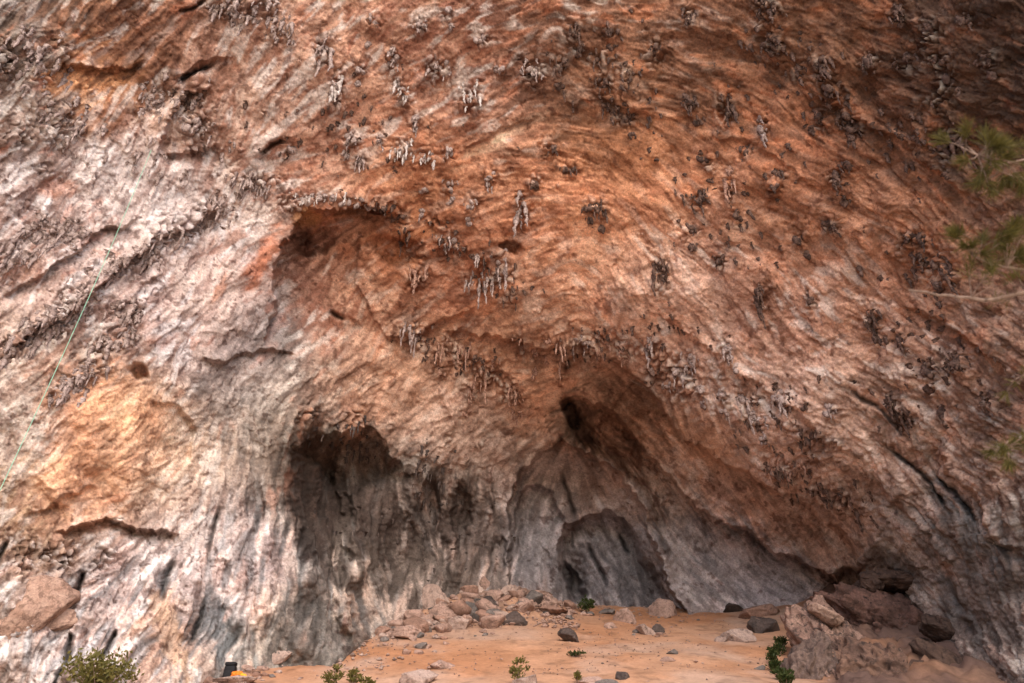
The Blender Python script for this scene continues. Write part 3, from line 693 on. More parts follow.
BOULDERS = [
 # px, py(foot), w, h, material, label, seed, kwargs
 (432,607,24,32,M_PALE,'pale rounded boulder standing upright on the rubble heap left of the cave',3,dict(cuts=4)),
 (458,628,24,17,M_PALE,'pale pink block at the right foot of the rubble heap, on the sand edge',5,dict(tilt=-12)),
 (508,623,28,18,M_DARK,'dark grey square boulder at the sand edge left of the cave mouth',7,dict()),
 (569,642,15,10,M_DARK,'dark grey egg shaped stone alone in the middle of the orange sand',9,dict(cuts=3,tilt=15,sink=.08)),
 (606,614,18,9,M_GREY,'low grey rock beside the round green shrub under the dark arch',11,dict()),
 (627,622,22,20,M_PINK,'tall pink angular block leaning in the rock pile below the dark arch',13,dict(tilt=25)),
 (664,615,26,18,M_PINK,'pink pyramid shaped boulder at the right end of the pile under the dark arch',15,dict(cuts=12)),
 (612,628,14,9,M_PINK,'pink cube shaped block at the left end of the pile under the dark arch',17,dict()),
 (645,634,20,9,M_PALE,'pale slab tilted towards the sand at the front of the rock pile',19,dict(tilt=30)),
 (657,633,14,12,M_DARK,'small dark block between the pale slab and the pink pyramid boulder',21,dict()),
 (740,641,27,13,M_PALE,'pale rounded boulder on the sand before the dark blocky boulder',23,dict(cuts=5)),
 (722,641,12,7,M_PALE,'small pale stone touching the left side of the pale rounded boulder',25,dict()),
 (762,616,44,14,M_RUST,'flat rusty slab on top of the dark rock at the right end of the sand',27,dict(depth_r=.6)),
 (764,632,30,20,M_DARK,'dark blocky boulder under the flat rusty slab at the right end of the sand',29,dict()),
 (731,612,20,9,M_DARK,'low dark rock against the grey cave wall behind the sand',31,dict()),
 (418,683,34,18,M_PALE,'large pale grey boulder in the sand at the bottom edge of the photo',33,dict()),
 (440,668,22,11,M_PINK,'low pink stone half buried in sand above the pale grey boulder',35,dict(sink=.35)),
 (278,666,26,13,M_PALE,'pale wedge shaped boulder leaning at the foot of the left wall',37,dict(tilt=-25)),
 (232,685,44,10,M_PALE,'broad pale slab in front of the black backpack',39,dict(depth_r=.8,sink=.4)),
 (527,690,26,18,M_PALE,'pale rock behind the small leafy plant at the bottom edge',41,dict()),
 (588,684,22,9,M_PINK,'pinkish stone with a tuft of grass beside it at the bottom edge',43,dict()),
 (607,689,20,9,M_GREY,'rounded grey stone cut by the bottom edge of the photo',45,dict(cuts=3)),
 (624,679,15,9,M_DARK,'dark knobbly stone on the sand near the bottom edge',47,dict(lump=.5)),
 (674,654,11,8,M_GREY,'small grey stone on open sand in front of the rock pile',49,dict()),
 (667,661,13,5,M_PINK,'small flat pink stone just below the small grey stone on open sand',51,dict()),
 (760,670,9,6,M_GREY,'small grey stone on sand close to the row of green plants',53,dict()),
 (382,634,22,12,M_RUST,'rust coloured block at the left end of the rubble heap',55,dict()),
 (375,618,16,17,M_DARK,'dark block in the shade behind the rust coloured block',57,dict()),
 (395,611,14,20,M_PINK,'upright pink stone between the wall pillar and the pale rounded boulder',59,dict()),
 (443,618,24,16,M_PINK,'pink block leaning in front of the pale rounded boulder',61,dict(tilt=18)),
 (415,622,26,14,M_PINK,'broad pink block low on the left side of the rubble heap',63,dict()),
 (405,637,40,12,M_PINK,'wide low pink slab at the front of the rubble heap',65,dict(sink=.3)),
 (470,612,20,16,M_GREY,'grey block in the dark hollow right of the rubble heap',67,dict()),
 (490,607,16,14,M_DARK,'dark block wedged between the grey block and the cave wall',69,dict()),
 (484,590,14,20,M_PINK,'pink upright block high on the rubble near the cave wall',71,dict()),
 (525,607,26,14,M_PINK,'pink block in the slope of rubble left of the green shrub',73,dict()),
 (548,612,34,9,M_RUST,'long low layered slab left of the green shrub',75,dict(sink=.3)),
 (538,598,26,12,M_PINK,'pink boulder at the top of the rubble against the cave back wall',77,dict()),
]
for (px, py, w, h, m_, lab, sd, kw) in BOULDERS:
    boulder(px, py, w, h, m_, lab, sd, **kw)
boulder(18, 628, 64, 50, M_TAN, 'big smooth tan block set in the grey wall at the left edge', 101, on_cliff=True, push=.042, tilt=-20, cuts=10, sub=5, sink=.35, lump=.12, rough=.05)
boulder(22, 640, 72, 26, M_TAN, 'flat tan slab below the big tan block at the left edge', 103, on_cliff=True, push=.040, tilt=-14, cuts=14, sub=5, sink=.35, rough=.05)

# loose stones: a few kinds, many copies
protos = []
for k in range(6):
    v, f = rock_shape(200 + k, 3, 10)
    protos.append((v * np.array([1, .8, .6]), f, [M_PINK, M_PINK, M_PALE, M_GREY, M_PINK, M_RUST][k]))
pm = [None] * 6
def stone(p, r, k, label, group):
    if pm[k] is None:
        o = mesh_obj('stone', protos[k][0], protos[k][1], protos[k][2]); pm[k] = o.data
    else:
        o = bpy.data.objects.new('stone', pm[k]); link(o)
    o.location = p + Vector((0, 0, r * .2)); o.scale = (r, r, r); o.rotation_euler = (random.uniform(-.3, .3), random.uniform(-.3, .3), random.uniform(0, 6.28))
    return tag(o, label, 'stone', group)
def scatter(n, poly, rlo, rhi, label, group):
    xs = [p[0] for p in poly]; ys = [p[1] for p in poly]; c = 0; t = 0
    while c < n and t < n * 60:
        t += 1; x = random.uniform(min(xs), max(xs)); y = random.uniform(min(ys), max(ys)); ins = False
        for a in range(len(poly)):
            (x1, y1), (x2, y2) = poly[a], poly[a - 1]
            if (y1 > y) != (y2 > y) and x < (x2 - x1) * (y - y1) / (y2 - y1) + x1: ins = not ins
        if not ins: continue
        p = on_ground(x, y)
        stone(p, random.choice((1, 1, 1, 1.6)) * random.uniform(rlo, rhi), random.randrange(6), label, group); c += 1
scatter(118, [(375,640),(400,612),(440,595),(500,590),(560,600),(600,612),(590,620),(520,628),(470,640),(430,655),(380,655)], .10, .34, 'small loose stone in the rubble heap left of the cave mouth', 'loose stones of the rubble heap')
scatter(72, [(372,636),(410,610),(440,598),(500,590),(560,602),(520,622),(460,632)], .25, .68, 'angular block bedded in the rubble heap left of the cave mouth', 'blocks of the rubble heap')
scatter(32, [(600,618),(690,612),(700,622),(660,640),(610,632)], .07, .18, 'small loose stone around the rock pile under the dark arch', 'loose stones of the rock pile')
scatter(40, [(260,683),(340,668),(420,655),(600,625),(780,620),(770,683)], .03, .10, 'small stone lying scattered on the open orange sand', 'small stones on the sand')
scatter(34, [(120,700),(190,684),(250,670),(290,668),(250,690)], .06, .22, 'small stone on the pale gravel at the foot of the left wall', 'stones at the foot of the left wall')

def gravel(name, n, seed, label, box=(-11.5, 12, 27, 45), mu=-3.6, sg=.5, mat=None, thr=.05):
    rg = np.random.default_rng(seed); v0, f0 = ICO[2]; V = []; Fc = []
    xs = rg.uniform(box[0], box[1], n); ys = rg.uniform(box[2], box[3], n); cl = fbm2(xs, ys, 2.0, 903, 3)
    k = (cl + rg.uniform(-.5, .5, n)) > thr; xs, ys = xs[k], ys[k]; zs = ground_z(xs, ys); r = rg.lognormal(mu, sg, len(xs))
    ico1 = np.array([(0,0,1),(.9,0,.2),(.2,.9,.1),(-.8,.4,.15),(-.4,-.85,.2),(.6,-.7,.1),(0,0,-.6)]); fc = np.array([(0,1,2),(0,2,3),(0,3,4),(0,4,5),(0,5,1),(6,2,1),(6,3,2),(6,4,3),(6,5,4),(6,1,5)])
    a = rg.uniform(0, 6.28, len(xs)); c, s_ = np.cos(a), np.sin(a)
    jit = 1 + rg.uniform(-.35, .35, (len(xs), 7, 1)); P_ = ico1[None] * jit * r[:, None, None] * np.array([1, .8, .7])
    P_ = np.stack([P_[..., 0] * c[:, None] - P_[..., 1] * s_[:, None], P_[..., 0] * s_[:, None] + P_[..., 1] * c[:, None], P_[..., 2]], -1) + np.stack([xs, ys, zs + .02], -1)[:, None]
    F_ = fc[None] + (np.arange(len(xs)) * 7)[:, None, None]
    o = mesh_obj(name, P_.reshape(-1, 3), F_.reshape(-1, 3), mat or M_PINK, smooth=False)
    return tag(o, label, 'gravel', kind='stuff')
gravel('gravel', 5000, 905, 'fine gravel and grit strewn over the sand')
gravel('rubble', 2600, 907, 'broken pale chips filling the rubble bank left of the cave mouth', (-7.5, 3.6, 36.5, 45), -2.3, .45, M_PINK, -.1)
gravel('rubble', 1300, 911, 'pale chips and grit along the foot of the left wall', (-12.5, -4.5, 28, 38.5), -2.7, .5, M_PALE, .1)
gravel('rubble', 700, 909, 'broken dusty chips between the rocks under the dark arch', (3.5, 11, 43, 46.5), -2.6, .45, M_PALE, .1)

# ------------------------------------------------------------------ rock outcrops in the right foreground
def outcrop(name, outline_px, d_front, thick, mat, label, seed, sub=6, lump=.3, rough=.2, streak=(0, 0, 1)):
    """a large rock: centre, half sizes in metres from the place it fills, ridged by 3D noise"""
    (cx_, cy_, w, h, tilt) = outline_px
    c = Vector(ray(cx_, cy_)) * d_front; k = mpp(c)
    v, f = ICO[sub]; v = v.copy(); rg = np.random.default_rng(seed)
    v = v * (1 + lump * fbm3(v * 1.3 + seed, seed, 4))[:, None]
    for _ in range(7):
        n = rg.normal(size=3); n /= np.linalg.norm(n); o = rg.uniform(0.65, 0.9)
        v = v - np.maximum(0, v @ n - o)[:, None] * n * .8
    v = v * np.array([w * k / 2, thick, h * k / 2])
    n = v / np.linalg.norm(v, axis=1, keepdims=True)
    q = v * np.array([1.3, 1.3, 0.55])
    sl_ = q @ np.array([.55, .2, .81]) * 1.1 + .5 * fbm3(q * .7 + seed, seed + 31, 3)
    v = v + n * (rough * .5 * (np.abs((sl_ % 1.0) - .5) * 2 - .5))[:, None]
    v = v + n * (rough * 1.6 * fbm3(q * .9 + seed, seed + 3, 5, .55) - rough * 1.5 * np.abs(fbm3(q * 1.3 + seed, seed + 9, 5, .6)) - rough * .6 * np.abs(fbm3(q * 4 + seed, seed + 12, 3)))[:, None]
    cs, sn = math.cos(R(tilt)), math.sin(R(tilt))
    v = np.stack([v[:, 0] * cs + v[:, 2] * sn, v[:, 1], -v[:, 0] * sn + v[:, 2] * cs], 1)
    o = mesh_obj(name, v, f, mat, loc=c)
    return tag(o, label, 'rock')
M_SPUR = rock_mat('pink_spur_stone', (124, 98, 88), (158, 128, 114), (68, 57, 53), scale=1.8, thr=(.48, .62))
M_MOUND = rock_mat('brown_mound_stone', (86, 65, 58), (116, 86, 76), (56, 45, 42), scale=1.6)
M_FLANK = rock_mat('grey_flank_stone', (90, 74, 68), (116, 97, 89), (60, 51, 48), scale=1.5)
M_MOUND2 = rock_mat('ochre_mound_stone', (92, 72, 64), (124, 96, 82), (60, 50, 46), scale=1.6)
M_TIP = rock_mat('tan_tip_stone', (150, 122, 108), (172, 144, 128), (104, 84, 75), scale=2)
M_HOLE = rock_mat('dark_brown_stone', (64, 50, 45), (94, 74, 64), (42, 34, 32), scale=.9)
outcrop('rock_outcrop', (848,676,60,126,-24), 33.0, 1.8, M_SPUR, 'pink rock spur rising to a pale tip at the right edge of the sand', 5, rough=.42)
outcrop('rock_outcrop', (808,684,58,84,26), 30.2, 1.6, M_FLANK, 'grey lower flank of rock next to the row of green plants', 6, rough=.35)
outcrop('rock_outcrop', (905,640,150,62,20), 37.2, 2.6, M_MOUND, 'broad reddish brown rock mound right of the pink spur', 8, rough=.42)
outcrop('rock_outcrop', (898,690,120,60,20), 30.4, 1.6, M_MOUND2, 'brown rough rock slope at the bottom edge right of the spur', 12, rough=.5)
outcrop('rock_outcrop', (985,696,110,60,30), 30.6, 1.5, M_HOLE, 'dark brown rock at the bottom right corner under the ledge', 22, rough=.4)
outcrop('rock_outcrop', (846,694,52,70,-20), 29.8, 1.2, M_SPUR, 'brown block at the bottom edge below the pink spur', 24, rough=.4)
boulder(920, 660, 34, 20, M_FLANK, 'grey rounded block half sunk in the reddish brown mound', 119, cuts=5)
[o for o in bpy.data.objects if o.get('label', '').startswith('grey rounded block half')][0].location = Vector(ray(918, 655)) * 34.3
boulder(828, 616, 20, 11, M_TIP, 'pale tan rock tip balanced on the pink spur', 113, tilt=32, cuts=8)
[o for o in bpy.data.objects if o.get('label', '').startswith('pale tan rock tip')][0].location = Vector(ray(826, 620)) * 32.2
outcrop('rock_outcrop', (868,588,22,20,-20), 36.6, .9, M_HOLE, 'left foot of the dark hollow above the reddish mound', 14, rough=.16)
outcrop('rock_outcrop', (900,583,60,14,16), 36.6, 1.2, M_HOLE, 'thin dark roof slab over the hollow above the reddish mound', 15, rough=.16)
outcrop('rock_outcrop', (925,596,26,26,30), 36.6, 1.0, M_MOUND, 'brown rock closing the right end of the dark hollow', 17, rough=.16)
outcrop('rock_outcrop', (972,646,100,20,32), 33.6, 1.1, M_HOLE, 'dark ledge of rock against the right wall above the brown slope', 16, rough=.25)
outcrop('rock_outcrop', (858,610,46,30,12), 37.6, 1.4, M_MOUND, 'small brown rock between the spur tip and the dark hollow', 18, rough=.25)

# ------------------------------------------------------------------ stalactites
M_STW = rock_mat('white_dripstone', (186, 172, 166), (218, 208, 204), (124, 106, 100), scale=2.6, thr=(.52, .64))
M_STG = rock_mat('grey_dripstone', (140, 120, 114), (190, 170, 164), (84, 68, 62), scale=3.0, thr=(.5, .63))
M_STB = rock_mat('brown_dripstone', (82, 63, 56), (124, 98, 87), (54, 42, 38), scale=3.0, thr=(.48, .62))
M_STP = rock_mat('pink_dripstone', (156, 118, 102), (192, 154, 136), (104, 74, 64), scale=3.0, thr=(.48, .62))
STM = {'w': M_STW, 'g': M_STG, 'b': M_STB, 'p': M_STP}

def drip(L, r, seed, sides=9, rings=14, wob=0.12):
    """one lumpy hanging stone: tapered, knobbly, with a blunt tip; root at the origin, hanging along -Z"""
    rg = np.random.default_rng(seed); t = np.linspace(0, 1, rings); a = np.linspace(0, 2 * np.pi, sides, endpoint=False)
    prof = r * (0.25 + 0.75 * (1 - t) ** 0.75) * (1 + 0.28 * np.sin(t * rg.uniform(9, 16) + rg.uniform(0, 6)) * (t < .97))
    prof[-1] = r * .05; prof[0] = r * 1.25
    cxx = np.cumsum(rg.normal(0, wob * r * .7, rings)); cyy = np.cumsum(rg.normal(0, wob * r * .7, rings)); cxx -= cxx[0]; cyy -= cyy[0]
    A, T = np.meshgrid(a, t); rad = prof[:, None] * (1 + rg.normal(0, .2, (rings, sides)))
    v = np.stack([cxx[:, None] + rad * np.cos(A), cyy[:, None] + rad * np.sin(A), -T * L + rg.normal(0, .02 * L, (rings, 1)) * (T > 0)], -1).reshape(-1, 3)
    i = np.arange(rings * sides).reshape(rings, sides); j = np.roll(i, -1, 1)
    f = np.stack([i[:-1], i[1:], j[1:], j[:-1]], -1).reshape(-1, 4)
    return v, f
DR = [bpy.data.meshes.new('x') for _ in range(0)]
def drip_mesh(seed, mat):
    v, f = drip(1.0, 0.10, seed, 9, 16, .3); o = mesh_obj('stalactite', v, f, mat); me = o.data
    bpy.data.objects.remove(o); return me
DRIPS = {k: [drip_mesh(31 * q + ord(k), STM[k]) for q in range(7)] for k in STM}
def root_mesh(seed, mat):
    v, f = ICO[3]; v = v * (1 + .35 * fbm3(v * 1.8 + seed, seed, 3) + .15 * fbm3(v * 5 + seed, seed, 2))[:, None]
    o = mesh_obj('root_crust', v, f, mat); me = o.data; bpy.data.objects.remove(o); return me
ROOTS = {k: [root_mesh(17 * q + ord(k), STM[k]) for q in range(4)] for k in STM}

def cluster(px, py, n, length, spread, tone, label, group=None, fat=1.0, slope=0.0, crust_k=True):
    p0 = surf(px, py); k = mpp(p0)
    e = empty('stalactite_cluster', p0)
    tag(e, label, 'stalactites', group)
    rg = random.Random(int(px * 131 + py * 17))
    if crust_k:
        for _ in range(4):
            o = link(bpy.data.objects.new('root_crust', ROOTS[tone if tone != 'w' else 'g'][rg.randrange(4)]), e)
            dx, dy = rg.uniform(-.4, .4) * spread, rg.uniform(-.4, .3) * length
            o.scale = (rg.uniform(.06, .17), .13, rg.uniform(.08, .3)); o.location = surf(px + dx, py + dy) - p0 + Vector((0, .06, 0)); o.rotation_euler = (0, rg.uniform(-.5, .5), 0)
    n = int(n * 2)
    for q in range(n):
        dx = 0 if n == 1 else (q / (n - 1) - .5) * spread + rg.uniform(-1, 1) * spread / max(n, 2)
        q_ = surf(px + dx, py + rg.uniform(-.5, .4) * length)
        o = link(bpy.data.objects.new('stalactite', DRIPS[tone][rg.randrange(7)]), e)
        L = length * k * rg.choice((.25, .4, .5, .65, 1.0)) * rg.uniform(.8, 1.15) if n > 1 else length * k
        L = L / (0.95 if n > 4 else .85)
        w = .85 * fat * rg.uniform(.7, 1.25) * (0.55 + 0.5 * min(1.5, L))
        o.location = (q_ - p0) + Vector((0, 0.05, 0.12)); o.scale = (w, w, L); o.rotation_euler = (rg.uniform(-.05, .05), rg.uniform(-.05, .05), rg.uniform(0, 6.28))
    return e

for s_ in SPECIAL: cluster(*s_[:7], fat=s_[7])
for (pts, n, ln, sp, tone, lab, grp) in ROWS:
    for (x, y) in pts: cluster(x, y, max(1, n + random.randint(-2, 2)), ln * random.choice((.5, .7, .9, 1.1, 1.5)), sp * random.uniform(.4, 1.5), tone, lab, grp, fat=.9)
    for (x, y) in pts:
        if len(pts) > 9 and random.random() < .45:
            sx = (x - 512) / 900.0; q = random.uniform(12, 24)
            cluster(x + sx * q + random.uniform(-3, 3), y + q, random.randint(1, 3), ln * random.uniform(.4, .9), sp * random.uniform(.3, .7), tone, lab, grp, fat=.8)

# uncountable crust of tiny drips and knobs
def fringe(name, lines, mat, label, seed, lmin=.12, lmax=.5):
    rg = np.random.default_rng(seed); V = []; Fc = []; off = 0
    for (pts, cnt, spread) in lines:
        pts = np.array(pts, float); sg = np.diff(pts, axis=0); L = np.hypot(sg[:, 0], sg[:, 1]); C = np.concatenate([[0], np.cumsum(L)])
        clump = rg.uniform(0, C[-1], max(3, cnt // 9))
        for _ in range(cnt):
            s = np.clip(rg.choice(clump) + rg.normal(0, 5), 0, C[-1] - 1e-3); k = np.searchsorted(C, s, 'right') - 1; q = pts[k] + sg[k] * (s - C[k]) / L[k]
            q = q + rg.normal(0, spread, 2)
            p = surf(q[0], q[1]); l = rg.uniform(lmin, lmax) * rg.choice((1, 1, 1.6))
            v, f = drip(l, rg.uniform(.05, .13), int(rg.integers(1e6)), 6, 7, .25)
            V.append(v + np.array(p) + np.array([0, .04, .06])); Fc.append(f + off); off += len(v)
    o = mesh_obj(name, np.concatenate(V), np.concatenate(Fc), mat)
    return tag(o, label, 'dripstone', kind='stuff')
fringe('dripstone_crust', [([(0,362),(40,328),(80,303),(115,268),(150,247),(190,226),(236,197)],260,9),([(-5,255),(40,234),(90,236)],120,9),([(58,398),(105,352),(140,300)],130,8),
    ([(20,50),(60,90),(50,140)],70,12),([(150,100),(190,95),(212,140)],50,10),([(215,2),(285,30)],50,8),([(60,120),(120,150),(180,170)],50,10),([(230,180),(262,190)],40,6)],
    M_STG, 'crust of tiny grey knobs and drips in slanting bands on the left wall', 71)
fringe('dripstone_drips', [([(280,150),(420,110),(540,120)],60,30),([(430,230),(470,262),(515,285)],60,12),([(420,345),(470,362),(520,396)],50,10),([(560,352),(610,345),(680,385)],40,10),
    ([(640,320),(740,390),(830,450)],90,22),([(600,20),(640,120)],60,22),([(760,40),(860,140),(950,150)],110,28),([(770,468),(870,512)],60,8),([(900,240),(930,380)],70,25),([(700,150),(780,300)],60,35)],
    M_STB, 'scattered tiny brown drips on the orange and brown ceiling', 73, .1, .4)
fringe('dripstone_curtain', [([(330,440),(400,462),(480,470)],36,8),([(340,520),(420,510),(500,540)],80,22),([(300,440),(360,425)],14,5)], M_DARK, 'uneven grey dripstone curtain on the back wall of the left hollow', 75, .15, .5)

# ------------------------------------------------------------------ plants
def blades(n, fn, seed):
    rg = np.random.default_rng(seed); V = []; f = []
    for k in range(n):
        p, d, L, w = fn(rg); d = d / np.linalg.norm(d); s = np.cross(d, rg.normal(size=3)); s /= np.linalg.norm(s) + 1e-9
        m = p + d * L * .5
        V += [p, m + s * w, p + d * L, m - s * w]; f.append([4*k, 4*k+1, 4*k+2, 4*k+3])
    return np.array(V), np.array(f)

def tube(pts, radii, sides=7):
    pts = np.array(pts, float); n = len(pts); V = []
    for k in range(n):
        t = pts[min(k + 1, n - 1)] - pts[max(k - 1, 0)]; t /= np.linalg.norm(t) + 1e-9
        a = np.cross(t, [0.31, 0.2, 0.93] if abs(t[2]) < .9 else [1, 0, 0]); a /= np.linalg.norm(a); b = np.cross(t, a)
        for q in range(sides):
            an = 2 * np.pi * q / sides; V.append(pts[k] + radii[k] * (a * np.cos(an) + b * np.sin(an)))
    i = np.arange(n * sides).reshape(n, sides); j = np.roll(i, -1, 1)
    return np.array(V), np.stack([i[:-1], j[:-1], j[1:], i[1:]], -1).reshape(-1, 4)

def merge(parts):
    V = []; Fc = []; o = 0
    for v, f in parts: V.append(v); Fc.append(f + o); o += len(v)
    return np.concatenate(V), np.concatenate(Fc)

M_OLIVE = leaf_mat('olive_leaves', (82, 80, 40), (116, 106, 58))
M_GREEN = leaf_mat('green_leaves', (44, 56, 28), (72, 80, 42))
M_NEEDLE = leaf_mat('pine_needles', (70, 66, 32), (108, 96, 46), .3)
M_TWIG = rock_mat('grey_bark', (128, 104, 90), (164, 138, 122), (92, 74, 64), scale=6)

def shrub(name, px, py, w, h, n, mat, label, cat, seed, leaf=.09, stems=9, group=None, flat=1.0):
    p = on_ground(px, py); k = mpp(p); W = w * k / 2; H = h * k
    rg = np.random.default_rng(seed); e = empty(name, p); tag(e, label, cat, group)
    tips = []; parts = []
    for q in range(stems):
        a = rg.uniform(0, 6.28); r = W * math.sqrt(rg.uniform(0, 1)); z = H * rg.uniform(.55, 1) * (1 - .35 * (r / W) ** 2)
        t = np.array([r * math.cos(a), r * math.sin(a) * .8, z]); mid = t * np.array([.45, .45, .55]) + rg.normal(0, .04 * W, 3)
        parts.append(tube([np.array([0, 0, -.1]), mid, t], [.02, .014, .006], 5)); tips += [t, t * .8 + mid * .2, mid]
    v, f = merge(parts); mesh_obj('stem', v, f, M_TWIG, e)
    tips = np.array(tips)
    def fn(rg):
        c = tips[rg.integers(len(tips))]; d = rg.normal(size=3); d[2] = abs(d[2]) * .8 + .2
        return c + rg.normal(0, .16 * W, 3) * np.array([1, 1, .7 * flat]), d, leaf * rg.uniform(.6, 1.3), leaf * .22
    v, f = blades(n, fn, seed + 1); v[:, 2] = np.maximum(v[:, 2], -.02)
    mesh_obj('foliage', v, f, mat, e, smooth=False)
    return e
shrub('bush', 90, 704, 70, 34, 1500, M_OLIVE, 'olive green twiggy bush at the bottom edge below the grey left wall', 'bush', 21, .16, 16)
shrub('bush', 22, 694, 24, 20, 300, M_OLIVE, 'small olive bush at the bottom left corner', 'bush', 22, .14, 7)
shrub('small_plant', 332, 690, 18, 20, 300, M_OLIVE, 'leftmost of the three small yellow green plants at the bottom edge', 'plant', 23, .14, 6)
shrub('small_plant', 351, 688, 16, 14, 240, M_OLIVE, 'middle of the three small yellow green plants at the bottom edge', 'plant', 24, .14, 6)
shrub('small_plant', 366, 690, 14, 12, 200, M_OLIVE, 'rightmost of the three small yellow green plants at the bottom edge', 'plant', 25, .14, 6)
shrub('small_plant', 519, 686, 20, 26, 320, M_OLIVE, 'leafy plant in front of a pale rock at the bottom edge centre', 'plant', 26, .13, 7)
shrub('small_plant', 577, 684, 8, 12, 140, M_OLIVE, 'tuft of yellow green grass beside the pinkish stone', 'plant', 27, .13, 5)
shrub('shrub', 584, 613, 18, 12, 600, M_GREEN, 'round dark green shrub on the sand below the dark arch', 'shrub', 28, .16, 10)
shrub('small_plant', 575, 657, 15, 5, 260, M_GREEN, 'flat dark green plant alone on the open sand', 'plant', 29, .12, 8, flat=.4)
shrub('small_plant', 556, 602, 14, 6, 200, M_OLIVE, 'dull low plant on the rubble left of the round shrub', 'plant', 30, .12, 6)
for q, (x, y, w, h) in enumerate([(784,648,14,9),(778,656,14,9),(773,664,14,10),(776,672,16,10),(782,681,18,10),(788,688,18,10)]):
    shrub('small_plant', x, y, w, h, 260, M_GREEN, 'dark green plant in the row between the sand and the grey rock flank', 'plant', 40 + q, .15, 6, 'green plants along the rock flank')

# ------------------------------------------------------------------ climbing rope and bag
def simple_mat(name, c, rough=.7):
    m, nt, b = new_mat(name); b.inputs['Roughness'].default_value = rough
    g = node(nt, 'ShaderNodeNewGeometry'); n = noise_n(nt, 9.0, 4, .6, g.outputs['Position'])
    col = mixc(nt, ramp(nt, n, .3, .7), lin(c) * .8, np.minimum(lin(c) * 1.15, 1)); nt.links.new(col, b.inputs['Base Color'])
    return m
M_ROPE = simple_mat('green_rope', (140, 190, 165))
def rope(a, b, r, label, out, n=40):
    A = surf(*a); top = A + Vector(surf_n(*a)) * .15
    d = Vector(ray(*b)); tt = (top.y - out) / d.y if d.y else 28
    B = d * tt; pts = []
    for k in range(n + 1):
        t = k / n; p = top.lerp(B, t); p.x += .35 * math.sin(t * 3.14); p.y -= .3 * math.sin(t * 3.14) ; pts.append(p)
    v, f = tube(pts, [r] * len(pts), 6)
    o = mesh_obj('rope', v, f, M_ROPE); return tag(o, label, 'rope')
rope((148,150), (-14,520), .010, 'pale green climbing rope hanging down the left wall', 1.6)

M_BLACK = simple_mat('black_nylon', (28, 27, 30)); M_ORANGE = simple_mat('orange_cloth', (214, 120, 44)); M_YELLOW = simple_mat('yellow_cloth', (226, 160, 50))
bp = on_ground(235., 671.) + Vector((0, -.5, 0))
bp = bp * .955; bp.z = float(ground_z(bp.x, bp.y)) - .03
e = empty('backpack', bp); tag(e, 'black backpack standing at the foot of the left wall', 'backpack')
def soft_box(sx, sy, sz, seed, p=4.0):
    v, f = ICO[4]; w = np.sign(v) * np.abs(v) ** .55; w = w * np.array([sx, sy, sz]); w = w * (1 + .07 * fbm3(v * 2 + seed, seed, 3))[:, None]
    return w, f
v, f = soft_box(.21, .15, .28, 3); mesh_obj('body', v + np.array([0, 0, .24]), f, M_BLACK, e)
v, f = soft_box(.15, .06, .13, 4); mesh_obj('front_pocket', v + np.array([0, -.16, .17]), f, M_BLACK, e)
v, f = soft_box(.20, .15, .07, 5); mesh_obj('top_lid', v + np.array([0, -.02, .52]), f, M_BLACK, e)
for s in (-1, 1):
    v, f = tube([(s * .09, .12, .48), (s * .11, .24, .38), (s * .11, .22, .2), (s * .1, .13, .08)], [.028] * 4, 6); mesh_obj('strap', v, f, M_BLACK, e)
v, f = ICO[4]; q = v * np.array([.2, .16, .11]); q = q + v * (.07 * fbm3(v * 3, 8, 3))[:, None]
o = mesh_obj('jacket', q, f, M_ORANGE, loc=bp + Vector((.3, -.1, .16))); tag(o, 'crumpled orange jacket lying beside the black backpack', 'jacket')
v, f = ICO[4]; q = v * np.array([.13, .1, .1]); q = q + v * (.05 * fbm3(v * 3, 18, 3))[:, None]
o = mesh_obj('pouch', q, f, M_YELLOW, loc=bp + Vector((.55, -.2, .08))); tag(o, 'small yellow pouch right of the orange jacket', 'pouch')

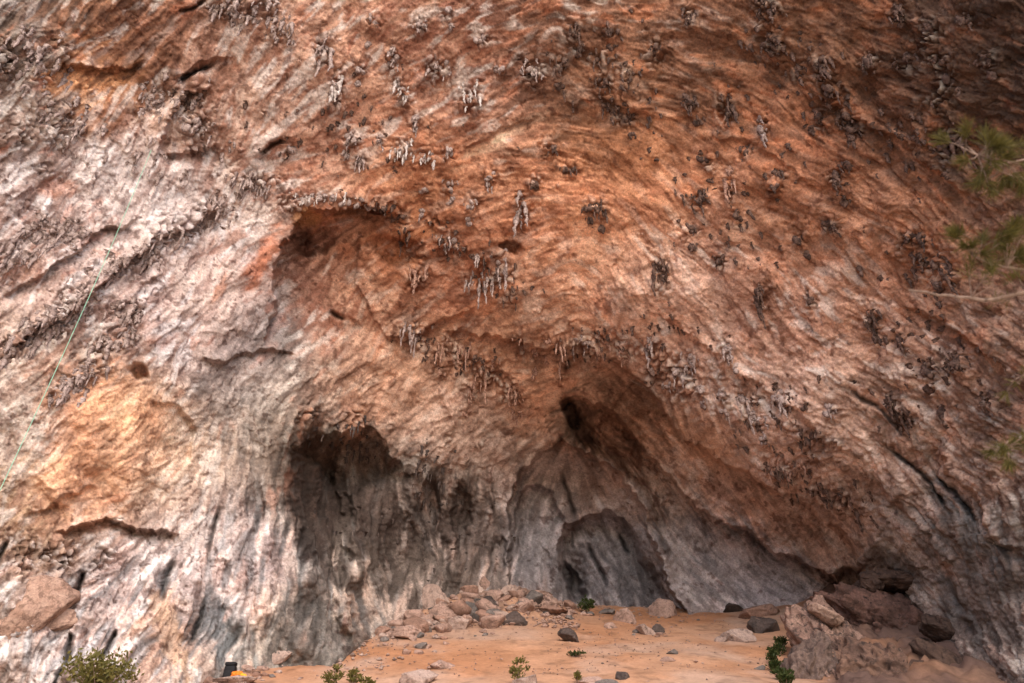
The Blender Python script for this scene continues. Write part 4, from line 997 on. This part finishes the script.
# ------------------------------------------------------------------ pine at the right, close to the camera
tp = Vector(ray(1340, 480)) * 7.0
base = Vector((tp.x, tp.y, float(ground_z(tp.x, tp.y))))
pine = empty('pine_tree', base); tag(pine, 'pine reaching thin branches with green needles in from the right edge', 'pine tree')
def W2L(p): return np.array(Vector(p) - base)
trunk = [base + Vector((0, 0, -.3)), base + Vector((.05, 0, 1.5)), base + Vector((-.03, .1, 3.5)), base + Vector((.1, .05, 5.5)), base + Vector((.0, .2, 7.0))]
v, f = tube([W2L(p) for p in trunk], [.14, .12, .095, .06, .02], 10); mesh_obj('trunk', v, f, M_TWIG, pine)
def trunk_at(z):
    zs = [p.z for p in trunk]; t = np.interp(z, zs, range(len(zs))); k = min(int(t), len(zs) - 2); return trunk[k].lerp(trunk[k + 1], t - k)
def limb(path, rad, sprays, dist, seed):
    """a branch from the trunk along the given sight lines at a distance, with needle sprays"""
    P_ = [Vector(ray(x, y)) * (dist + dz) for (x, y, dz) in path]
    P_ = [trunk_at(P_[0].z - .15)] + P_
    # resample
    pts = []
    for a, b in zip(P_[:-1], P_[1:]):
        for q in range(6): pts.append(a.lerp(b, q / 6))
    pts.append(P_[-1]); rg = np.random.default_rng(seed)
    pts = [W2L(p) + rg.normal(0, rad * .25, 3) for p in pts]
    v, f = tube(pts, list(np.linspace(rad * 1.5, rad * .5, len(pts))), 7); br = mesh_obj('branch', v, f, M_TWIG, pine)
    tw = []; V = []
    for (x, y, w, h, n, dz) in sprays:
        c = W2L(Vector(ray(x, y)) * (dist + dz)); k = dist / F
        # twigs from the nearest branch point
        near = min(pts, key=lambda q: np.linalg.norm(q - c)); tips = []
        for q in range(max(4, n // 60)):
            t = c + rg.uniform(-1, 1, 3) * np.array([w * k / 2, .12, h * k / 2]); m = near * .5 + t * .5 + rg.normal(0, .02, 3)
            tw.append(tube([near, m, t], [.004, .003, .0018], 5)); tips.append((m, t))
        def fn(rg, tips=tips):
            m, t = tips[rg.integers(len(tips))]; u = rg.uniform(.3, 1.05); d = (t - m); d /= np.linalg.norm(d) + 1e-9
            return m + (t - m) * u, d + rg.normal(0, .55, 3), rg.uniform(.06, .11), .0021
        V.append(blades(int(n * 1.6), fn, seed + len(V)))
    v, f = merge(V); mesh_obj('needles', v, f, M_NEEDLE, br, smooth=False)
    v, f = merge(tw); mesh_obj('twig', v, f, M_TWIG, br)
D0 = 5.0
limb([(1130,292,.6),(1060,288,.3),(1020,294,.1),(985,300,0),(945,295,0),(908,290,0)], .013, [(985,268,34,20,110,0),(1012,290,30,14,60,.1)], D0, 1)
limb([(1120,275,.5),(1050,272,.3),(1015,269,.2),(990,264,.1),(970,254,.1)], .008, [(985,238,62,34,700,.1),(1015,232,40,40,500,.2)], D0, 2)
limb([(1120,170,.5),(1060,165,.4),(1025,160,.3),(995,165,.2),(968,150,.1)], .008, [(985,155,60,70,900,.1),(1010,185,40,40,450,.2),(1005,140,30,30,250,.2)], D0, 3)
limb([(1120,440,.4),(1060,445,.3),(1030,448,.2),(1005,446,.1)], .007, [(1008,448,44,34,420,.1)], D0 + .3, 4)
limb([(1290,200,1.0),(1250,170,1.2),(1200,150,1.4)], .010, [(1215,150,120,90,700,1.3),(1260,190,120,90,600,1.1)], D0 + .8, 6)
limb([(1380,330,.6),(1440,320,.4),(1520,300,.2)], .012, [(1480,305,160,90,800,.3),(1530,290,120,100,600,.2)], D0 + .8, 7)
limb([(1370,150,1.2),(1420,120,1.0),(1480,90,.9)], .010, [(1440,110,150,110,800,1.0),(1490,80,120,100,600,.9)], D0 + .8, 8)
limb([(1250,60,2.0),(1220,20,2.2),(1180,-30,2.4)], .008, [(1210,10,140,120,800,2.2),(1180,-40,140,110,800,2.4)], D0 + .8, 9)
limb([(1120,360,.4),(1070,362,.3),(1035,370,.2),(1010,382,.1)], .006, [(1018,378,20,18,90,.1)], D0 + .3, 5)

# ------------------------------------------------------------------ light, sky, camera
world = bpy.data.worlds.new('World'); scene.world = world; world.use_nodes = True
wn = world.node_tree; bg = wn.nodes['Background']
SUN_DIR = Vector((0.16, -0.78, 0.62)).normalized()
sky = node(wn, 'ShaderNodeTexSky', sky_type='NISHITA'); sky.sun_disc = False
sky.sun_elevation = math.asin(SUN_DIR.z); sky.sun_rotation = math.atan2(SUN_DIR.x, SUN_DIR.y)
sky.air_density = 1.0; sky.dust_density = 3.0; sky.ozone_density = 1.0
wn.links.new(sky.outputs[0], bg.inputs['Color']); bg.inputs['Strength'].default_value = 0.15
sl = bpy.data.lights.new('sun', 'SUN'); sl.energy = 0.6; sl.angle = R(70); sl.color = (1.0, 0.965, 0.945)
so = bpy.data.objects.new('sun', sl); link(so); so.rotation_euler = (-SUN_DIR).to_track_quat('-Z', 'Y').to_euler()
so.location = (20, -40, 40)

cam = bpy.data.cameras.new('camera'); cam.lens = 24; cam.sensor_width = 36; cam.clip_end = 3000; cam.clip_start = .1
cam.dof.use_dof = True; cam.dof.focus_distance = 36; cam.dof.aperture_fstop = 1.7
co = bpy.data.objects.new('camera', cam); link(co); co.location = (0, 0, 0); co.rotation_euler = (math.pi / 2 + PITCH, 0, 0)
scene.camera = co
vs = scene.view_settings; vs.view_transform = 'Standard'; vs.look = 'None'; vs.gamma = 1; vs.exposure = 1.28
